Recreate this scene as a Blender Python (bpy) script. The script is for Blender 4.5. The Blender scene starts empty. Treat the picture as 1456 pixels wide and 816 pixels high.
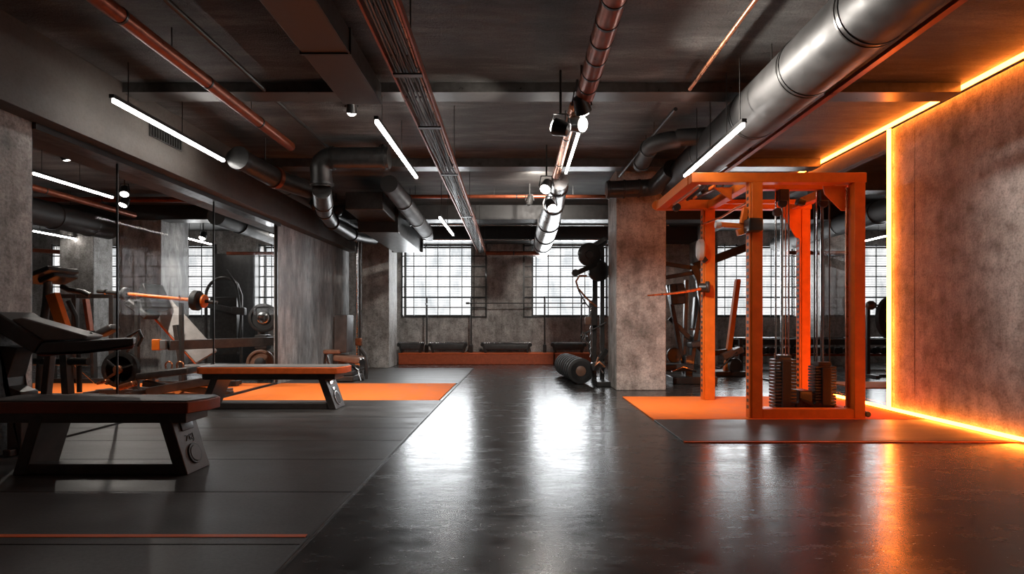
import bpy, bmesh, math, random
from mathutils import Vector, Matrix
random.seed(7)
scn = bpy.context.scene
COL = scn.collection
F, VX, HY, CH = 800.0, 738.0, 457.0, 1.05     # focal length in pixels, vanishing point, camera height
H = 3.37                                      # ceiling height

def at(px, py, d):
    return Vector(((px-VX)/F*d, d, CH-(py-HY)/F*d))
def X(px, d): return (px-VX)/F*d
def Z(py, d): return CH-(py-HY)/F*d
V = Vector

# ------------------------------------------------------------------ materials
def new_mat(name):
    m = bpy.data.materials.new(name); m.use_nodes = True
    nt = m.node_tree
    return m, nt, nt.nodes['Principled BSDF']
def N(nt, t, **kw):
    n = nt.nodes.new(t)
    for k, v in kw.items():
        if k.startswith('i_'): n.inputs[k[2:].replace('_', ' ')].default_value = v
        else: setattr(n, k, v)
    return n
def ramp(nt, fac, stops):
    r = nt.nodes.new('ShaderNodeValToRGB')
    while len(r.color_ramp.elements) < len(stops): r.color_ramp.elements.new(0.5)
    for e, (p, c) in zip(r.color_ramp.elements, stops):
        e.position = p; e.color = (*c, 1) if len(c) == 3 else c
    nt.links.new(fac, r.inputs['Fac'])
    return r
def coords(nt, scale=(1, 1, 1)):
    tc = nt.nodes.new('ShaderNodeTexCoord'); mp = nt.nodes.new('ShaderNodeMapping')
    mp.inputs['Scale'].default_value = scale
    nt.links.new(tc.outputs['Object'], mp.inputs['Vector'])
    return mp.outputs['Vector']
def noise(nt, vec, scale, detail=6, rough=.6):
    n = nt.nodes.new('ShaderNodeTexNoise')
    n.inputs['Scale'].default_value = scale; n.inputs['Detail'].default_value = detail; n.inputs['Roughness'].default_value = rough
    nt.links.new(vec, n.inputs['Vector'])
    return n.outputs['Fac']
def mixc(nt, fac, a, b, mode='MIX'):
    n = nt.nodes.new('ShaderNodeMix'); n.data_type = 'RGBA'; n.blend_type = mode
    for s, v in ((n.inputs['Factor'], fac), (n.inputs[6], a), (n.inputs[7], b)):
        if isinstance(v, (int, float)): s.default_value = v
        elif isinstance(v, tuple): s.default_value = (*v, 1)
        else: nt.links.new(v, s)
    return n.outputs[2]
def bump(nt, h, bsdf, strength=.3, dist=.02):
    b = nt.nodes.new('ShaderNodeBump'); b.inputs['Strength'].default_value = strength; b.inputs['Distance'].default_value = dist
    nt.links.new(h, b.inputs['Height']); nt.links.new(b.outputs['Normal'], bsdf.inputs['Normal'])

def concrete(name, dark, mid, light, rough=(.55, .85), streak=(1, 1, 1), scale=1.0, bumpy=.35, spots=True, con=1.0, str4=1.0):
    m, nt, b = new_mat(name)
    v = coords(nt, streak)
    n1 = noise(nt, v, 1.1*scale, 8, .65); n2 = noise(nt, v, 5*scale, 8, .7); n3 = noise(nt, coords(nt), 38*scale, 5, .7)
    c1 = ramp(nt, n1, [(.3, dark), (.5, mid), (.72, light)]).outputs[0]
    n4 = noise(nt, coords(nt, (4, 4, .9)), 1.5*scale, 6, .7)
    c2 = ramp(nt, n2, [(.34, (.50, .48, .46)), (.47, (.95, .95, .95)), (.66, (1.3, 1.3, 1.3))]).outputs[0]
    c3 = ramp(nt, n3, [(.34, (.50, .50, .50)), (.5, (1, 1, 1)), (.66, (1.25, 1.25, 1.25))]).outputs[0]
    c4 = ramp(nt, n4, [(.35, (.68, .66, .64)), (.6, (1.12, 1.12, 1.12))]).outputs[0]
    c = mixc(nt, .8*con, mixc(nt, con, c1, c2, 'MULTIPLY'), c3, 'MULTIPLY')
    if spots: c = mixc(nt, str4, c, c4, 'MULTIPLY')
    if spots:
        vo = nt.nodes.new('ShaderNodeTexVoronoi'); vo.inputs['Scale'].default_value = 7*scale
        nt.links.new(coords(nt), vo.inputs['Vector'])
        pit = ramp(nt, vo.outputs['Distance'], [(.03, (.25, .25, .25)), (.07, (1, 1, 1))]).outputs[0]
        c = mixc(nt, .8, c, pit, 'MULTIPLY')
    nt.links.new(c, b.inputs['Base Color'])
    r = ramp(nt, n2, [(.3, (rough[0],)*3), (.7, (rough[1],)*3)]).outputs[0]
    nt.links.new(r, b.inputs['Roughness'])
    h = mixc(nt, .5, n2, n3)
    bump(nt, h, b, bumpy, .03)
    return m
def plain(name, col, rough=.5, metal=0.0, var=.25, scale=14, bstr=.06, coat=0.0, spec=.5):
    m, nt, b = new_mat(name)
    n = noise(nt, coords(nt), scale, 5)
    c = ramp(nt, n, [(.3, tuple(x*(1-var) for x in col)), (.7, tuple(min(1, x*(1+var)) for x in col))]).outputs[0]
    nt.links.new(c, b.inputs['Base Color'])
    r = ramp(nt, n, [(.3, (max(.02, rough*.8),)*3), (.7, (min(1, rough*1.2),)*3)]).outputs[0]
    nt.links.new(r, b.inputs['Roughness'])
    b.inputs['Metallic'].default_value = metal
    b.inputs['Coat Weight'].default_value = coat; b.inputs['Specular IOR Level'].default_value = spec
    if bstr: bump(nt, noise(nt, coords(nt), scale*6, 4), b, bstr, .004)
    return m
def emit(name, col, s):
    m = bpy.data.materials.new(name); m.use_nodes = True; nt = m.node_tree; nt.nodes.clear()
    e = nt.nodes.new('ShaderNodeEmission'); o = nt.nodes.new('ShaderNodeOutputMaterial')
    e.inputs[0].default_value = (*col, 1); e.inputs[1].default_value = s
    nt.links.new(e.outputs[0], o.inputs[0])
    return m

M = {}
M['wall'] = concrete('concrete grey', (.19, .18, .17), (.34, .325, .31), (.50, .485, .47))
M['wallr'] = concrete('concrete warm rough', (.12, .108, .098), (.37, .345, .32), (.52, .49, .46), bumpy=.7, scale=1.25, con=.85, str4=.7)
M['walls'] = concrete('concrete streaked', (.18, .18, .18), (.36, .36, .36), (.62, .62, .615), (.3, .55), (1.5, 1.5, .55), 1.5, str4=.9)
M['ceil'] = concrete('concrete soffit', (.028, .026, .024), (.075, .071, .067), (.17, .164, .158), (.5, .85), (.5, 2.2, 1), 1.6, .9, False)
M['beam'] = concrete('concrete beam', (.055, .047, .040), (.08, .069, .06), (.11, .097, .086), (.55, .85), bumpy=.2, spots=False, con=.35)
M['steelbeam'] = plain('dark steel beam', (.09, .085, .08), .34, .4)
M['lintel'] = plain('black steel beam', (.028, .026, .025), .45, .2)
M['black'] = plain('black metal', (.022, .021, .02), .38, .2, coat=.2)
M['dark'] = plain('dark grey metal', (.05, .048, .046), .36, .45)
M['frame'] = plain('charcoal frame paint', (.055, .048, .044), .4, .25)
M['leather'] = plain('black leather', (.045, .043, .042), .45, 0, .3, 9, .25)
M['greypad'] = plain('grey vinyl', (.16, .15, .142), .45, 0, .2, 9, .15)
M['palepad'] = plain('pale grey vinyl', (.34, .32, .305), .5, 0, .15, 9, .15)
M['redtrim'] = plain('red brown vinyl', (.20, .040, .018), .5, 0, .2)
M['orangetrim'] = plain('orange vinyl', (.75, .13, .02), .5, 0, .15)
M['orange'] = plain('orange paint', (.70, .15, .014), .45, 0, .12, 8, .05, 0, .3)
M['orangemat'] = plain('orange rubber mat', (.95, .21, .035), .8, 0, .10, 5, .1, spec=.15)
M['rust'] = plain('copper red pipe', (.26, .065, .028), .34, .55, .25)
M['copper'] = plain('copper', (.45, .17, .08), .3, .8)
M['chrome'] = plain('chrome', (.62, .62, .62), .14, 1.0, .05)
M['steel'] = plain('galvanised steel', (.048, .046, .045), .52, .35, .2, 6)
M['silver'] = plain('corrugated aluminium', (.55, .54, .53), .3, .9, .2, 8)
M['brown'] = plain('brown vinyl', (.16, .085, .055), .45, 0, .25)
M['rubber'] = plain('black rubber', (.02, .02, .02), .6, 0, .3)
M['pale'] = plain('pale plastic', (.5, .45, .42), .4, 0, .1)
M['plinth'] = plain('red orange laminate', (.42, .085, .03), .45, 0, .2)
M['tube'] = emit('white tube glow', (1, .96, .91), 30)
M['spot'] = emit('spot lens glow', (1, .95, .88), 30)
M['led'] = emit('orange led glow', (1, .2, .022), 34)

# glossy dark poured floor with pale specks
m, nt, b = new_mat('polished dark resin'); M['floor'] = m
v = coords(nt, (1, .6, 1)); n1 = noise(nt, v, .9, 7, .6); n2 = noise(nt, coords(nt, (1, 2.5, 1)), 4, 8, .7)
base = ramp(nt, n1, [(.3, (.020, .019, .018)), (.7, (.045, .043, .041))]).outputs[0]
vo = N(nt, 'ShaderNodeTexVoronoi'); vo.inputs['Scale'].default_value = 22; nt.links.new(coords(nt), vo.inputs['Vector'])
sp = ramp(nt, vo.outputs['Distance'], [(.05, (1, 1, 1)), (.09, (0, 0, 0))]).outputs[0]
nt.links.new(mixc(nt, sp, base, (.30, .29, .28)), b.inputs['Base Color'])
r = ramp(nt, n2, [(.3, (.16,)*3), (.7, (.32,)*3)]).outputs[0]
nt.links.new(r, b.inputs['Roughness']); b.inputs['Specular IOR Level'].default_value = .6
bump(nt, n2, b, .09, .01)

# matte rubber floor
m, nt, b = new_mat('grey rubber flooring'); M['rubberfloor'] = m
n1 = noise(nt, coords(nt, (.5, 2, 1)), 2.2, 8, .65); n2 = noise(nt, coords(nt), 60, 4, .7)
c = ramp(nt, n1, [(.3, (.020, .019, .018)), (.7, (.078, .073, .070))]).outputs[0]
c = mixc(nt, 1, c, ramp(nt, n2, [(.35, (.7,)*3), (.62, (1.15,)*3)]).outputs[0], 'MULTIPLY')
nt.links.new(c, b.inputs['Base Color'])
nt.links.new(ramp(nt, n1, [(.3, (.34,)*3), (.7, (.52,)*3)]).outputs[0], b.inputs['Roughness'])
bump(nt, n2, b, .2, .004)

# partition glass: mostly clear with a weak mirror reflection
m = bpy.data.materials.new('clear partition glass'); m.use_nodes = True; nt = m.node_tree; nt.nodes.clear(); M['glass'] = m
t = nt.nodes.new('ShaderNodeBsdfTransparent'); g = nt.nodes.new('ShaderNodeBsdfGlossy'); mx = nt.nodes.new('ShaderNodeMixShader'); o = nt.nodes.new('ShaderNodeOutputMaterial')
fr = nt.nodes.new('ShaderNodeFresnel'); fr.inputs[0].default_value = 1.35
t.inputs[0].default_value = (.95, .945, .94, 1); g.inputs['Roughness'].default_value = .02
mu = nt.nodes.new('ShaderNodeMath'); mu.operation = 'MULTIPLY'; mu.inputs[1].default_value = .012
nt.links.new(fr.outputs[0], mu.inputs[0]); nt.links.new(mu.outputs[0], mx.inputs[0]); nt.links.new(t.outputs[0], mx.inputs[1]); nt.links.new(g.outputs[0], mx.inputs[2]); nt.links.new(mx.outputs[0], o.inputs[0])

# day-lit frosted window pane with faint blind slats
m = bpy.data.materials.new('day lit frosted pane'); m.use_nodes = True; nt = m.node_tree; nt.nodes.clear(); M['pane'] = m
e = nt.nodes.new('ShaderNodeEmission'); o = nt.nodes.new('ShaderNodeOutputMaterial')
wv = nt.nodes.new('ShaderNodeTexWave'); wv.wave_type = 'BANDS'; wv.bands_direction = 'Z'
wv.inputs['Scale'].default_value = 5.2; wv.inputs['Distortion'].default_value = .6
nt.links.new(coords(nt), wv.inputs['Vector'])
n1 = noise(nt, coords(nt, (2.2, 1, .8)), 1.2, 4)
c = mixc(nt, 1, ramp(nt, wv.outputs['Fac'], [(.0, (.66, .68, .69)), (.4, (1, 1, 1))]).outputs[0], ramp(nt, n1, [(.35, (.62, .65, .67)), (.55, (1, 1, 1))]).outputs[0], 'MULTIPLY')
nt.links.new(c, e.inputs[0]); e.inputs[1].default_value = 1.25
nt.links.new(e.outputs[0], o.inputs[0])

# ------------------------------------------------------------------ mesh building
class MB:
    def __init__(s): s.bm = bmesh.new()
    def box(s, x0, x1, y0, y1, z0, z1):
        vs = [s.bm.verts.new(p) for p in ((x0, y0, z0), (x1, y0, z0), (x1, y1, z0), (x0, y1, z0), (x0, y0, z1), (x1, y0, z1), (x1, y1, z1), (x0, y1, z1))]
        for f in ((0, 3, 2, 1), (4, 5, 6, 7), (0, 1, 5, 4), (1, 2, 6, 5), (2, 3, 7, 6), (3, 0, 4, 7)): s.bm.faces.new([vs[i] for i in f])
        return s
    def prism(s, poly, vec):
        poly = [V(p) for p in poly]; vec = V(vec)
        a = [s.bm.verts.new(p) for p in poly]; c = [s.bm.verts.new(p+vec) for p in poly]; n = len(poly)
        s.bm.faces.new(a[::-1]); s.bm.faces.new(c)
        for i in range(n): s.bm.faces.new([a[i], a[(i+1) % n], c[(i+1) % n], c[i]])
        return s
    def bar(s, p, q, w, h=None, up=(0, 0, 1)):
        h = w if h is None else h
        p, q = V(p), V(q); d = (q-p).normalized(); up = V(up)
        if abs(d.dot(up)) > .98: up = V((0, 1, 0))
        side = d.cross(up).normalized(); u = side.cross(d).normalized()
        poly = [p+side*(a*w/2)+u*(c*h/2) for a, c in ((-1, -1), (1, -1), (1, 1), (-1, 1))]
        return s.prism(poly, q-p)
    def tube(s, pts, r, seg=12, cap=True):
        pts = [V(p) for p in pts]; rr = r if isinstance(r, (list, tuple)) else [r]*len(pts)
        n = len(pts); rings = []; nrm = None
        for i, p in enumerate(pts):
            d = ((pts[min(i+1, n-1)]-p).normalized()+(p-pts[max(i-1, 0)]).normalized()).normalized()
            if nrm is None:
                nrm = d.orthogonal().normalized()
            else:
                nrm = (nrm-d*nrm.dot(d))
                nrm = nrm.normalized() if nrm.length > 1e-6 else d.orthogonal().normalized()
            bi = d.cross(nrm)
            rings.append([s.bm.verts.new(p+(nrm*math.cos(t)+bi*math.sin(t))*rr[i]) for t in (2*math.pi*k/seg for k in range(seg))])
        for a, c in zip(rings, rings[1:]):
            for k in range(seg): s.bm.faces.new([a[k], a[(k+1) % seg], c[(k+1) % seg], c[k]])
        if cap:
            s.bm.faces.new(rings[0][::-1]); s.bm.faces.new(rings[-1])
        return s
    def lathe(s, p, axis, prof, seg=28):
        p = V(p); d = V(axis).normalized(); n = d.orthogonal().normalized(); bi = d.cross(n); rings = []
        for t, r in prof:
            rings.append([s.bm.verts.new(p+d*t+(n*math.cos(a)+bi*math.sin(a))*max(r, 1e-4)) for a in (2*math.pi*k/seg for k in range(seg))])
        for a, c in zip(rings, rings[1:]):
            for k in range(seg): s.bm.faces.new([a[k], a[(k+1) % seg], c[(k+1) % seg], c[k]])
        s.bm.faces.new(rings[0][::-1]); s.bm.faces.new(rings[-1])
        return s
    def disc(s, p, axis, r, th, seg=28):
        e = min(th*.2, r*.1)
        return s.lathe(p, axis, [(-th/2, r-e), (-th/2+e, r), (th/2-e, r), (th/2, r-e)], seg)
    def pad(s, c, ux, uy, uz, sx, sy, sz, r=.02):
        """a cushion: box with local axes and rounded rim"""
        c, ux, uy, uz = V(c), V(ux).normalized(), V(uy).normalized(), V(uz).normalized()
        tmp = bmesh.new(); bmesh.ops.create_cube(tmp, size=1)
        for v in tmp.verts: v.co = V((v.co.x*sx, v.co.y*sy, v.co.z*sz))
        bmesh.ops.bevel(tmp, geom=list(tmp.edges)+list(tmp.verts), offset=min(r, sx*.45, sy*.45, sz*.45), segments=3, profile=.6, affect='EDGES')
        mp = {v: s.bm.verts.new(c+ux*v.co.x+uy*v.co.y+uz*v.co.z) for v in tmp.verts}
        for f in tmp.faces: s.bm.faces.new([mp[v] for v in f.verts])
        tmp.free(); return s
    def build(s, name, mat, parent=None, bevel=0.0, smooth=True, kind=None, label=None):
        off = V((0, 0, 0)); p = parent
        while p is not None: off += p.location; p = p.parent
        bmesh.ops.recalc_face_normals(s.bm, faces=s.bm.faces)
        if parent is None:
            xs = [v.co for v in s.bm.verts]
            off = V(((min(c.x for c in xs)+max(c.x for c in xs))/2, (min(c.y for c in xs)+max(c.y for c in xs))/2, min(c.z for c in xs)))
        for v in s.bm.verts: v.co -= off
        me = bpy.data.meshes.new(name); s.bm.to_mesh(me); s.bm.free()
        if smooth:
            me.polygons.foreach_set('use_smooth', [True]*len(me.polygons))
            try: me.set_sharp_from_angle(angle=math.radians(35))
            except Exception: pass
        me.materials.append(M[mat] if isinstance(mat, str) else mat)
        o = bpy.data.objects.new(name, me); COL.objects.link(o)
        if parent is None: o.location = off
        else: o.parent = parent
        if bevel:
            bv = o.modifiers.new('edge', 'BEVEL'); bv.width = bevel; bv.segments = 2; bv.limit_method = 'ANGLE'
        if kind: o['kind'] = kind
        if label: o['label'] = label
        return o

def tag(o, label, cat, group=None):
    o['label'] = label; o['category'] = cat
    if group: o['group'] = group
    return o
def thing(name, loc, label, cat, group=None):
    o = bpy.data.objects.new(name, None); COL.objects.link(o); o.location = loc; o.empty_display_size = .1
    return tag(o, label, cat, group)
def struct(name, mb, mat, bevel=0.0, label=None, cat=None):
    o = mb.build(name, mat, None, bevel); o['kind'] = 'structure'
    if label: o['label'] = label
    if cat: o['category'] = cat
    return o
def dup(root, loc, label, group=None):
    r = root.copy(); COL.objects.link(r); r.location = loc; r['label'] = label
    if group: r['group'] = group
    for ch in list(root.children):
        c = ch.copy(); COL.objects.link(c); c.parent = r
        for g in ch.children:
            d = g.copy(); COL.objects.link(d); d.parent = c
    return r
def rod(a, c, r=.006, seg=6): return MB().tube([a, c], r, seg)
def arc(c, u, v, r, a0, a1, n=10):
    return [V(c)+V(u)*(r*math.cos(math.radians(a0+(a1-a0)*k/n)))+V(v)*(r*math.sin(math.radians(a0+(a1-a0)*k/n))) for k in range(n+1)]

# ================================================================== SETTING
BW = 14.4                                     # back wall
XL, XR = -4.06, 4.36                          # the two partition planes
struct('floor', MB().box(-13, 13, -3.2, 15.2, -.12, 0), 'floor', 0, 'dark polished resin floor with pale specks', 'floor')
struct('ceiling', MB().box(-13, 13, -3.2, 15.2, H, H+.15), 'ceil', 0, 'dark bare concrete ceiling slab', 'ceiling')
struct('wall_front', MB().box(-13, 13, -3.35, -3.2, 0, H), 'wall', 0, 'bare concrete wall behind the viewer', 'wall')
struct('wall_left_end', MB().box(-13.2, -13, -3.2, 15.2, 0, H), 'wall', 0, 'bare concrete end wall of the hall beyond the glass', 'wall')
struct('wall_right_end', MB().box(13, 13.2, -3.2, 15.2, 0, H), 'wall', 0, 'bare concrete end wall of the hall behind the rack', 'wall')
# back wall, with openings for the windows
WINS = [(-11.9, -10.3), (-9.1, -7.85), (-6.62, -4.7), (-2.98, -1.2), (.32, 2.3), (5.0, 7.14), (8.86, 10.9)]
GRIL = [(-11.9, -10.25), (-9.1, -7.75), (-6.62, -4.7), (-2.98, -.84), (.12, 2.3), (4.95, 7.3), (8.8, 10.9)]
WZ0, WZ1 = 1.17, 3.0
wb = MB().box(-13, 13, BW, BW+.4, 0, WZ0).box(-13, 13, BW, BW+.4, WZ1, H)
xs = [-13]+[x for w in WINS for x in w]+[13]
for a, c in zip(xs[0::2], xs[1::2]): wb.box(a, c, BW, BW+.4, WZ0, WZ1)
struct('wall_back', wb, 'wall', 0, 'stained concrete back wall with gridded windows', 'wall')
wl = ['gridded window at the far end of the glazed hall', 'narrow gridded window beside the round-topped dark machine', 'sliver of gridded window beside the stacked plates',
      'wide gridded window over the pads, beside the streaked column', 'gridded window partly behind the cable machine by the column', 'gridded window seen behind the orange leaning lever', 'gridded window seen beside the glowing vertical strip']
for i, ((a, c), (ga, gc)) in enumerate(zip(WINS, GRIL)):
    fr = MB()
    for q in (a, c-.05): fr.box(q, q+.05, BW+.22, BW+.3, WZ0, WZ1)
    for q in (WZ0, WZ1-.05): fr.box(a+.05, c-.05, BW+.22, BW+.3, q, q+.05)
    w = fr.build('window_%d' % (i+1), 'black'); w['kind'] = 'structure'; w['label'] = wl[i]; w['category'] = 'window'
    MB().box(a+.01, c-.01, BW+.26, BW+.285, WZ0+.01, WZ1-.01).build('pane', 'pane', w)
    g = MB(); n = max(2, round((gc-ga)/.31))
    for k in range(n+1):
        x = ga+(gc-ga)*k/n; g.box(x-.011, x+.011, BW-.07, BW-.048, WZ0-.02, WZ1+.02)
    for zz in [WZ1-.02-.262*k for k in range(7)]+[WZ0+.49, WZ0]:
        g.box(ga-.01, gc+.01, BW-.048, BW-.02, zz-.014, zz+.014)
    for x in (ga, gc): g.box(x-.02, x+.02, BW-.06, BW, WZ0-.02, WZ1+.02)
    g.build('grille', 'black', w)
    l = bpy.data.lights.new('daylight', 'AREA'); l.shape = 'RECTANGLE'; l.size = c-a-.1; l.size_y = WZ1-WZ0-.1; l.energy = 85*(c-a)/2; l.color = (.93, .97, 1)
    lo = bpy.data.objects.new('daylight', l); COL.objects.link(lo); lo.parent = w
    lo.location = V(((a+c)/2, BW+.2, (WZ0+WZ1)/2))-w.location; lo.rotation_euler = (math.radians(-90), 0, 0)
# left rubber flooring: long tiles with open seams, only up to the orange mat
rf = MB(); zs = [-3.15, -1.2, .2, 1.5, 2.62, 2.71, 3.43, 4.24, 4.91, 5.49, 6.1, 6.83, 7.42]
for a, c in zip(zs, zs[1:]): rf.box(-12.5, -1.02, a+.004, c-.004, 0, .012)
struct('floor_rubber', rf, 'rubberfloor', .002, 'grey rubber floor tiles laid in long strips', 'floor')
rf = MB().box(-4.0, -1.03, 9.46, 12.6, 0, .008)
struct('floor_rubber_rear', rf, 'rubberfloor', .002, 'grey rubber floor behind the long orange mat', 'floor')
struct('trim_1', MB().box(-12.5, -1.03, 2.705, 2.74, .008, .0145), 'orangetrim', 0, 'thin orange line across the grey rubber floor', 'stripe')
struct('trim_2', MB().box(-1.02, -1.008, -3.15, 12.6, 0, .013), 'dark', 0, 'thin metal seam where rubber floor meets the polished floor', 'trim')

# walls, piers and columns
struct('wall_left', MB().box(-4.6, XL+.03, 2.2, 4.66, 0, H), 'wall', .01, 'bare concrete pier at the near end of the glazing', 'wall')
struct('wall_left_rear', MB().box(-4.12, -4.05, 9.45, 13.4, 0, H), 'walls', .004, 'streaked grey concrete wall behind the brown seat machine', 'wall')
struct('wall_left_near', MB().box(-4.6, XL+.03, -3.2, 2.2, 0, H), 'wall', 0, 'bare concrete wall beside the viewer', 'wall')
struct('column', MB().box(-3.55, -2.94, 12.72, 13.55, 0, H), 'wall', .01, 'square concrete column beside the wide gridded window', 'column')
struct('column', MB().box(1.48, 2.24, 8.57, 9.35, 0, H), 'wallr', .012, 'brown grey square concrete column by the cable machine', 'column')
struct('column', MB().box(-8.06, -7.19, 11.3, 12.24, 0, H), 'walls', .01, 'square concrete column behind the glass, near the incline bench', 'column')
struct('column', MB().box(-10.45, -9.68, 12.8, 13.4, 0, H), 'wall', .01, 'square concrete column at the far end of the glazed hall', 'column')
struct('wall_panel', MB().box(-7.62, -6.62, 14.1, 14.38, 0, 2.75), 'dark', .01, 'dark flat wall panel between two windows behind the glass', 'panel')
struct('wall_right', MB().box(XR, XR+.3, -3.2, 6.197, 0, 3.30).box(XR, XR+.3, 6.203, 6.6, 0, 3.30).box(XR+.02, XR+.28, 6.19, 6.21, 0, 3.30), 'wallr', .006, 'rough brown concrete wall outlined by orange light', 'wall')
struct('wall_right_rear', MB().box(XR, XR+.3, 13.2, BW, 0, H), 'wall', 0, 'short concrete wall end where glass meets the back wall', 'wall')
struct('column', MB().box(7.2, 7.9, 13.3, 14.1, 0, H), 'wall', .01, 'concrete column between windows behind the orange rack', 'column')
# beams
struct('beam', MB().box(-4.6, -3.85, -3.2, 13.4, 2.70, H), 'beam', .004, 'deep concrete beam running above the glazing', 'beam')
struct('trim_3', MB().box(-4.2, -4.0, 4.66, 9.45, 2.645, 2.70), 'black', 0, 'dark head rail of the glazing under the deep beam', 'trim')
struct('beam', MB().box(-3.85, XR-.07, 5.46, 5.70, 3.275, H), 'steelbeam', .004, 'flat dark steel beam crossing the ceiling nearest the viewer', 'beam')
struct('beam', MB().box(-3.85, XR-.07, 8.0, 8.25, 3.25, H), 'steelbeam', .004, 'flat dark steel beam crossing the ceiling beyond the spotlights', 'beam')
struct('beam', MB().box(-12.9, 12.9, 11.2, 11.6, 3.08, H), 'lintel', .004, 'deep dark beam crossing the ceiling before the windows', 'beam')
struct('beam', MB().box(-4.0, XR, 13.75, BW, 3.03, H), 'lintel', .004, 'dark lintel beam directly over the windows', 'beam')
struct('beam', MB().box(-12.9, -4.6, 6.2, 6.5, 3.2, H), 'steelbeam', .004, 'dark beam on the ceiling behind the glass', 'beam')
struct('beam', MB().box(XR+.3, 12.9, 8.8, 9.1, 3.1, H), 'steelbeam', .004, 'dark beam on the ceiling of the hall behind the rack', 'beam')
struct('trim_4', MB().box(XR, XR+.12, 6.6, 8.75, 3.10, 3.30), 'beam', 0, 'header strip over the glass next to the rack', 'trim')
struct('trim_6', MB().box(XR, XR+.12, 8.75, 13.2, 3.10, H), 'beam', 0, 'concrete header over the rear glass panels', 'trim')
# glazing
for side, x, zz, top, lab in (('left', XL-.01, [4.66, 5.70, 7.5, 9.45], 2.65, 'tall clear glass panels under the deep beam'), ('right', XR+.05, [6.62, 8.4, 10.8, 13.2], 3.10, 'tall clear glass panels behind the orange rack')):
    pt = MB()
    for q in (zz[0]+.012, zz[-1]-.012): pt.box(x-.02, x+.02, q-.012, q+.012, .03, top)
    pt.box(x-.02, x+.02, zz[0]+.02, zz[-1]-.02, 0, .03)
    p = pt.build('glass_partition', 'black'); p['kind'] = 'structure'; p['label'] = lab; p['category'] = 'glass partition'
    for a, c in zip(zz, zz[1:]):
        MB().box(x-.006, x+.006, a+.006, c-.006, .03, top).build('pane', 'glass', p)
    for a in zz[1:-1]: MB().box(x-.009, x+.009, a-.006, a+.006, .03, top).build('joint', 'dark', p)

# ================================================================== FLOOR MATS
tag(MB().box(-4.0, -1.06, 7.43, 9.44, .001, .014).build('floor_mat', 'orangemat', None, .003), 'long bright orange mat behind the orange-edged bench', 'mat')
tag(MB().box(-9.4, -4.12, 7.43, 9.44, .001, .014).build('floor_mat', 'orangemat', None, .003), 'orange mat seen through the glass under the dark machines', 'mat')
tag(MB().box(1.43, 4.3, 5.97, 7.78, .001, .014).build('floor_mat', 'orangemat', None, .003), 'orange mat under the tall orange rack', 'mat')
tag(MB().box(5.3, 8.6, 8.8, 9.7, .001, .014).build('floor_mat', 'orangemat', None, .003), 'orange mat behind the glass beside the glowing strip', 'mat')
tag(MB().box(1.43, 4.33, 4.90, 5.965, .001, .012).build('floor_mat', 'rubberfloor', None, .003), 'dark grey mat strip in front of the orange rack', 'mat')
struct('trim_5', MB().box(1.43, 4.33, 4.868, 4.896, .001, .010), 'orangetrim', 0, 'thin orange line in front of the dark grey mat strip', 'stripe')

# ================================================================== LED STRIPS
def led(name, a, c, w, lab, carrier):
    t = thing(name, (V(a)+V(c))/2, lab, 'light strip', 'orange light strips around the concrete wall')
    MB().bar(a, c, w).build('diffuser', 'led', t)
    MB().bar(V(a)+V(carrier), V(c)+V(carrier), .016).build('channel', 'dark', t)
led('led_strip', (XR-.034, 2.6, 3.335), (XR-.034, 8.7, 3.335), .034, 'glowing orange strip along the top of the concrete wall', (.0245, 0, .004))
led('led_strip', (XR-.034, 6.58, .05), (XR-.034, 6.58, 3.30), .032, 'glowing orange strip standing upright at the concrete wall edge', (.0225, .004, 0))
led('led_strip', (XR-.034, 2.6, .036), (XR-.034, 8.2, .036), .032, 'glowing orange strip along the foot of the concrete wall', (.0225, 0, -.004))

# ================================================================== CEILING SERVICES
def hanger(x, y, z0, parent):
    MB().tube([(x, y, z0), (x, y, H)], .005, 6).build('hanger_rod', 'dark', parent)
def pipe(name, pts, r, mat, lab, cat, rings=(), hang=(), ringr=1.08, seg=18):
    t = thing(name, V(pts[0]), lab, cat)
    MB().tube(pts, r, seg).build('run', mat, t)
    a, c = V(pts[0]), V(pts[-1]); d = (c-a).normalized()
    for q in rings: MB().lathe(a+(c-a)*q-d*.012, d, [(0, r), (.002, r*ringr), (.022, r*ringr), (.024, r)], seg).build('joint_ring', 'black', t)
    for q in hang:
        p = a+(c-a)*q; hanger(p.x, p.y, p.z+r*.9, t)
    return t
pipe('ceiling_pipe', [(-2.74, -1.5, 3.15), (-2.74, 6.75, 3.15)], .056, 'rust', 'red brown pipe slanting above the white tube by the deep beam', 'pipe', (.65, .78, .9), (.55, .72, .88))
pipe('ceiling_pipe', [(-2.47, -1, 3.30), (-2.47, 7.3, 3.30)], .022, 'dark', 'thin dark conduit beside the red brown pipe', 'pipe', (.7, .9))
pipe('ceiling_pipe', [(.60, -1.5, 3.10), (.60, 5.15, 3.10)], .082, 'rust', 'copper red duct pipe ending at the black spotlights', 'pipe', [.60+.04*k for k in range(10)], (.8,), 1.05)
pipe('ceiling_pipe', [(.52, 5.25, 3.06), (.50, 7.6, 3.02)], .05, 'copper', 'coppery pipe between the spotlights and the silver duct', 'pipe', (.35, .75), (.4,))
pipe('ceiling_pipe', [(1.64, 0, 3.28), (1.64, 5.4, 3.28)], .018, 'copper', 'thin conduit beside the large round duct', 'pipe', (), ())
pipe('ceiling_pipe', [(1.60, 5.75, 3.22), (1.50, 8.4, 3.22)], .02, 'dark', 'thin dark conduit above the duct elbow', 'pipe', (), (.3, .7))
pipe('ceiling_pipe', [(-2.35, 9.6, 3.18), (1.5, 9.6, 3.18)], .032, 'rust', 'orange brown pipe crossing under the ceiling to the square column', 'pipe', (.3, .6), (.15, .5, .85))
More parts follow.
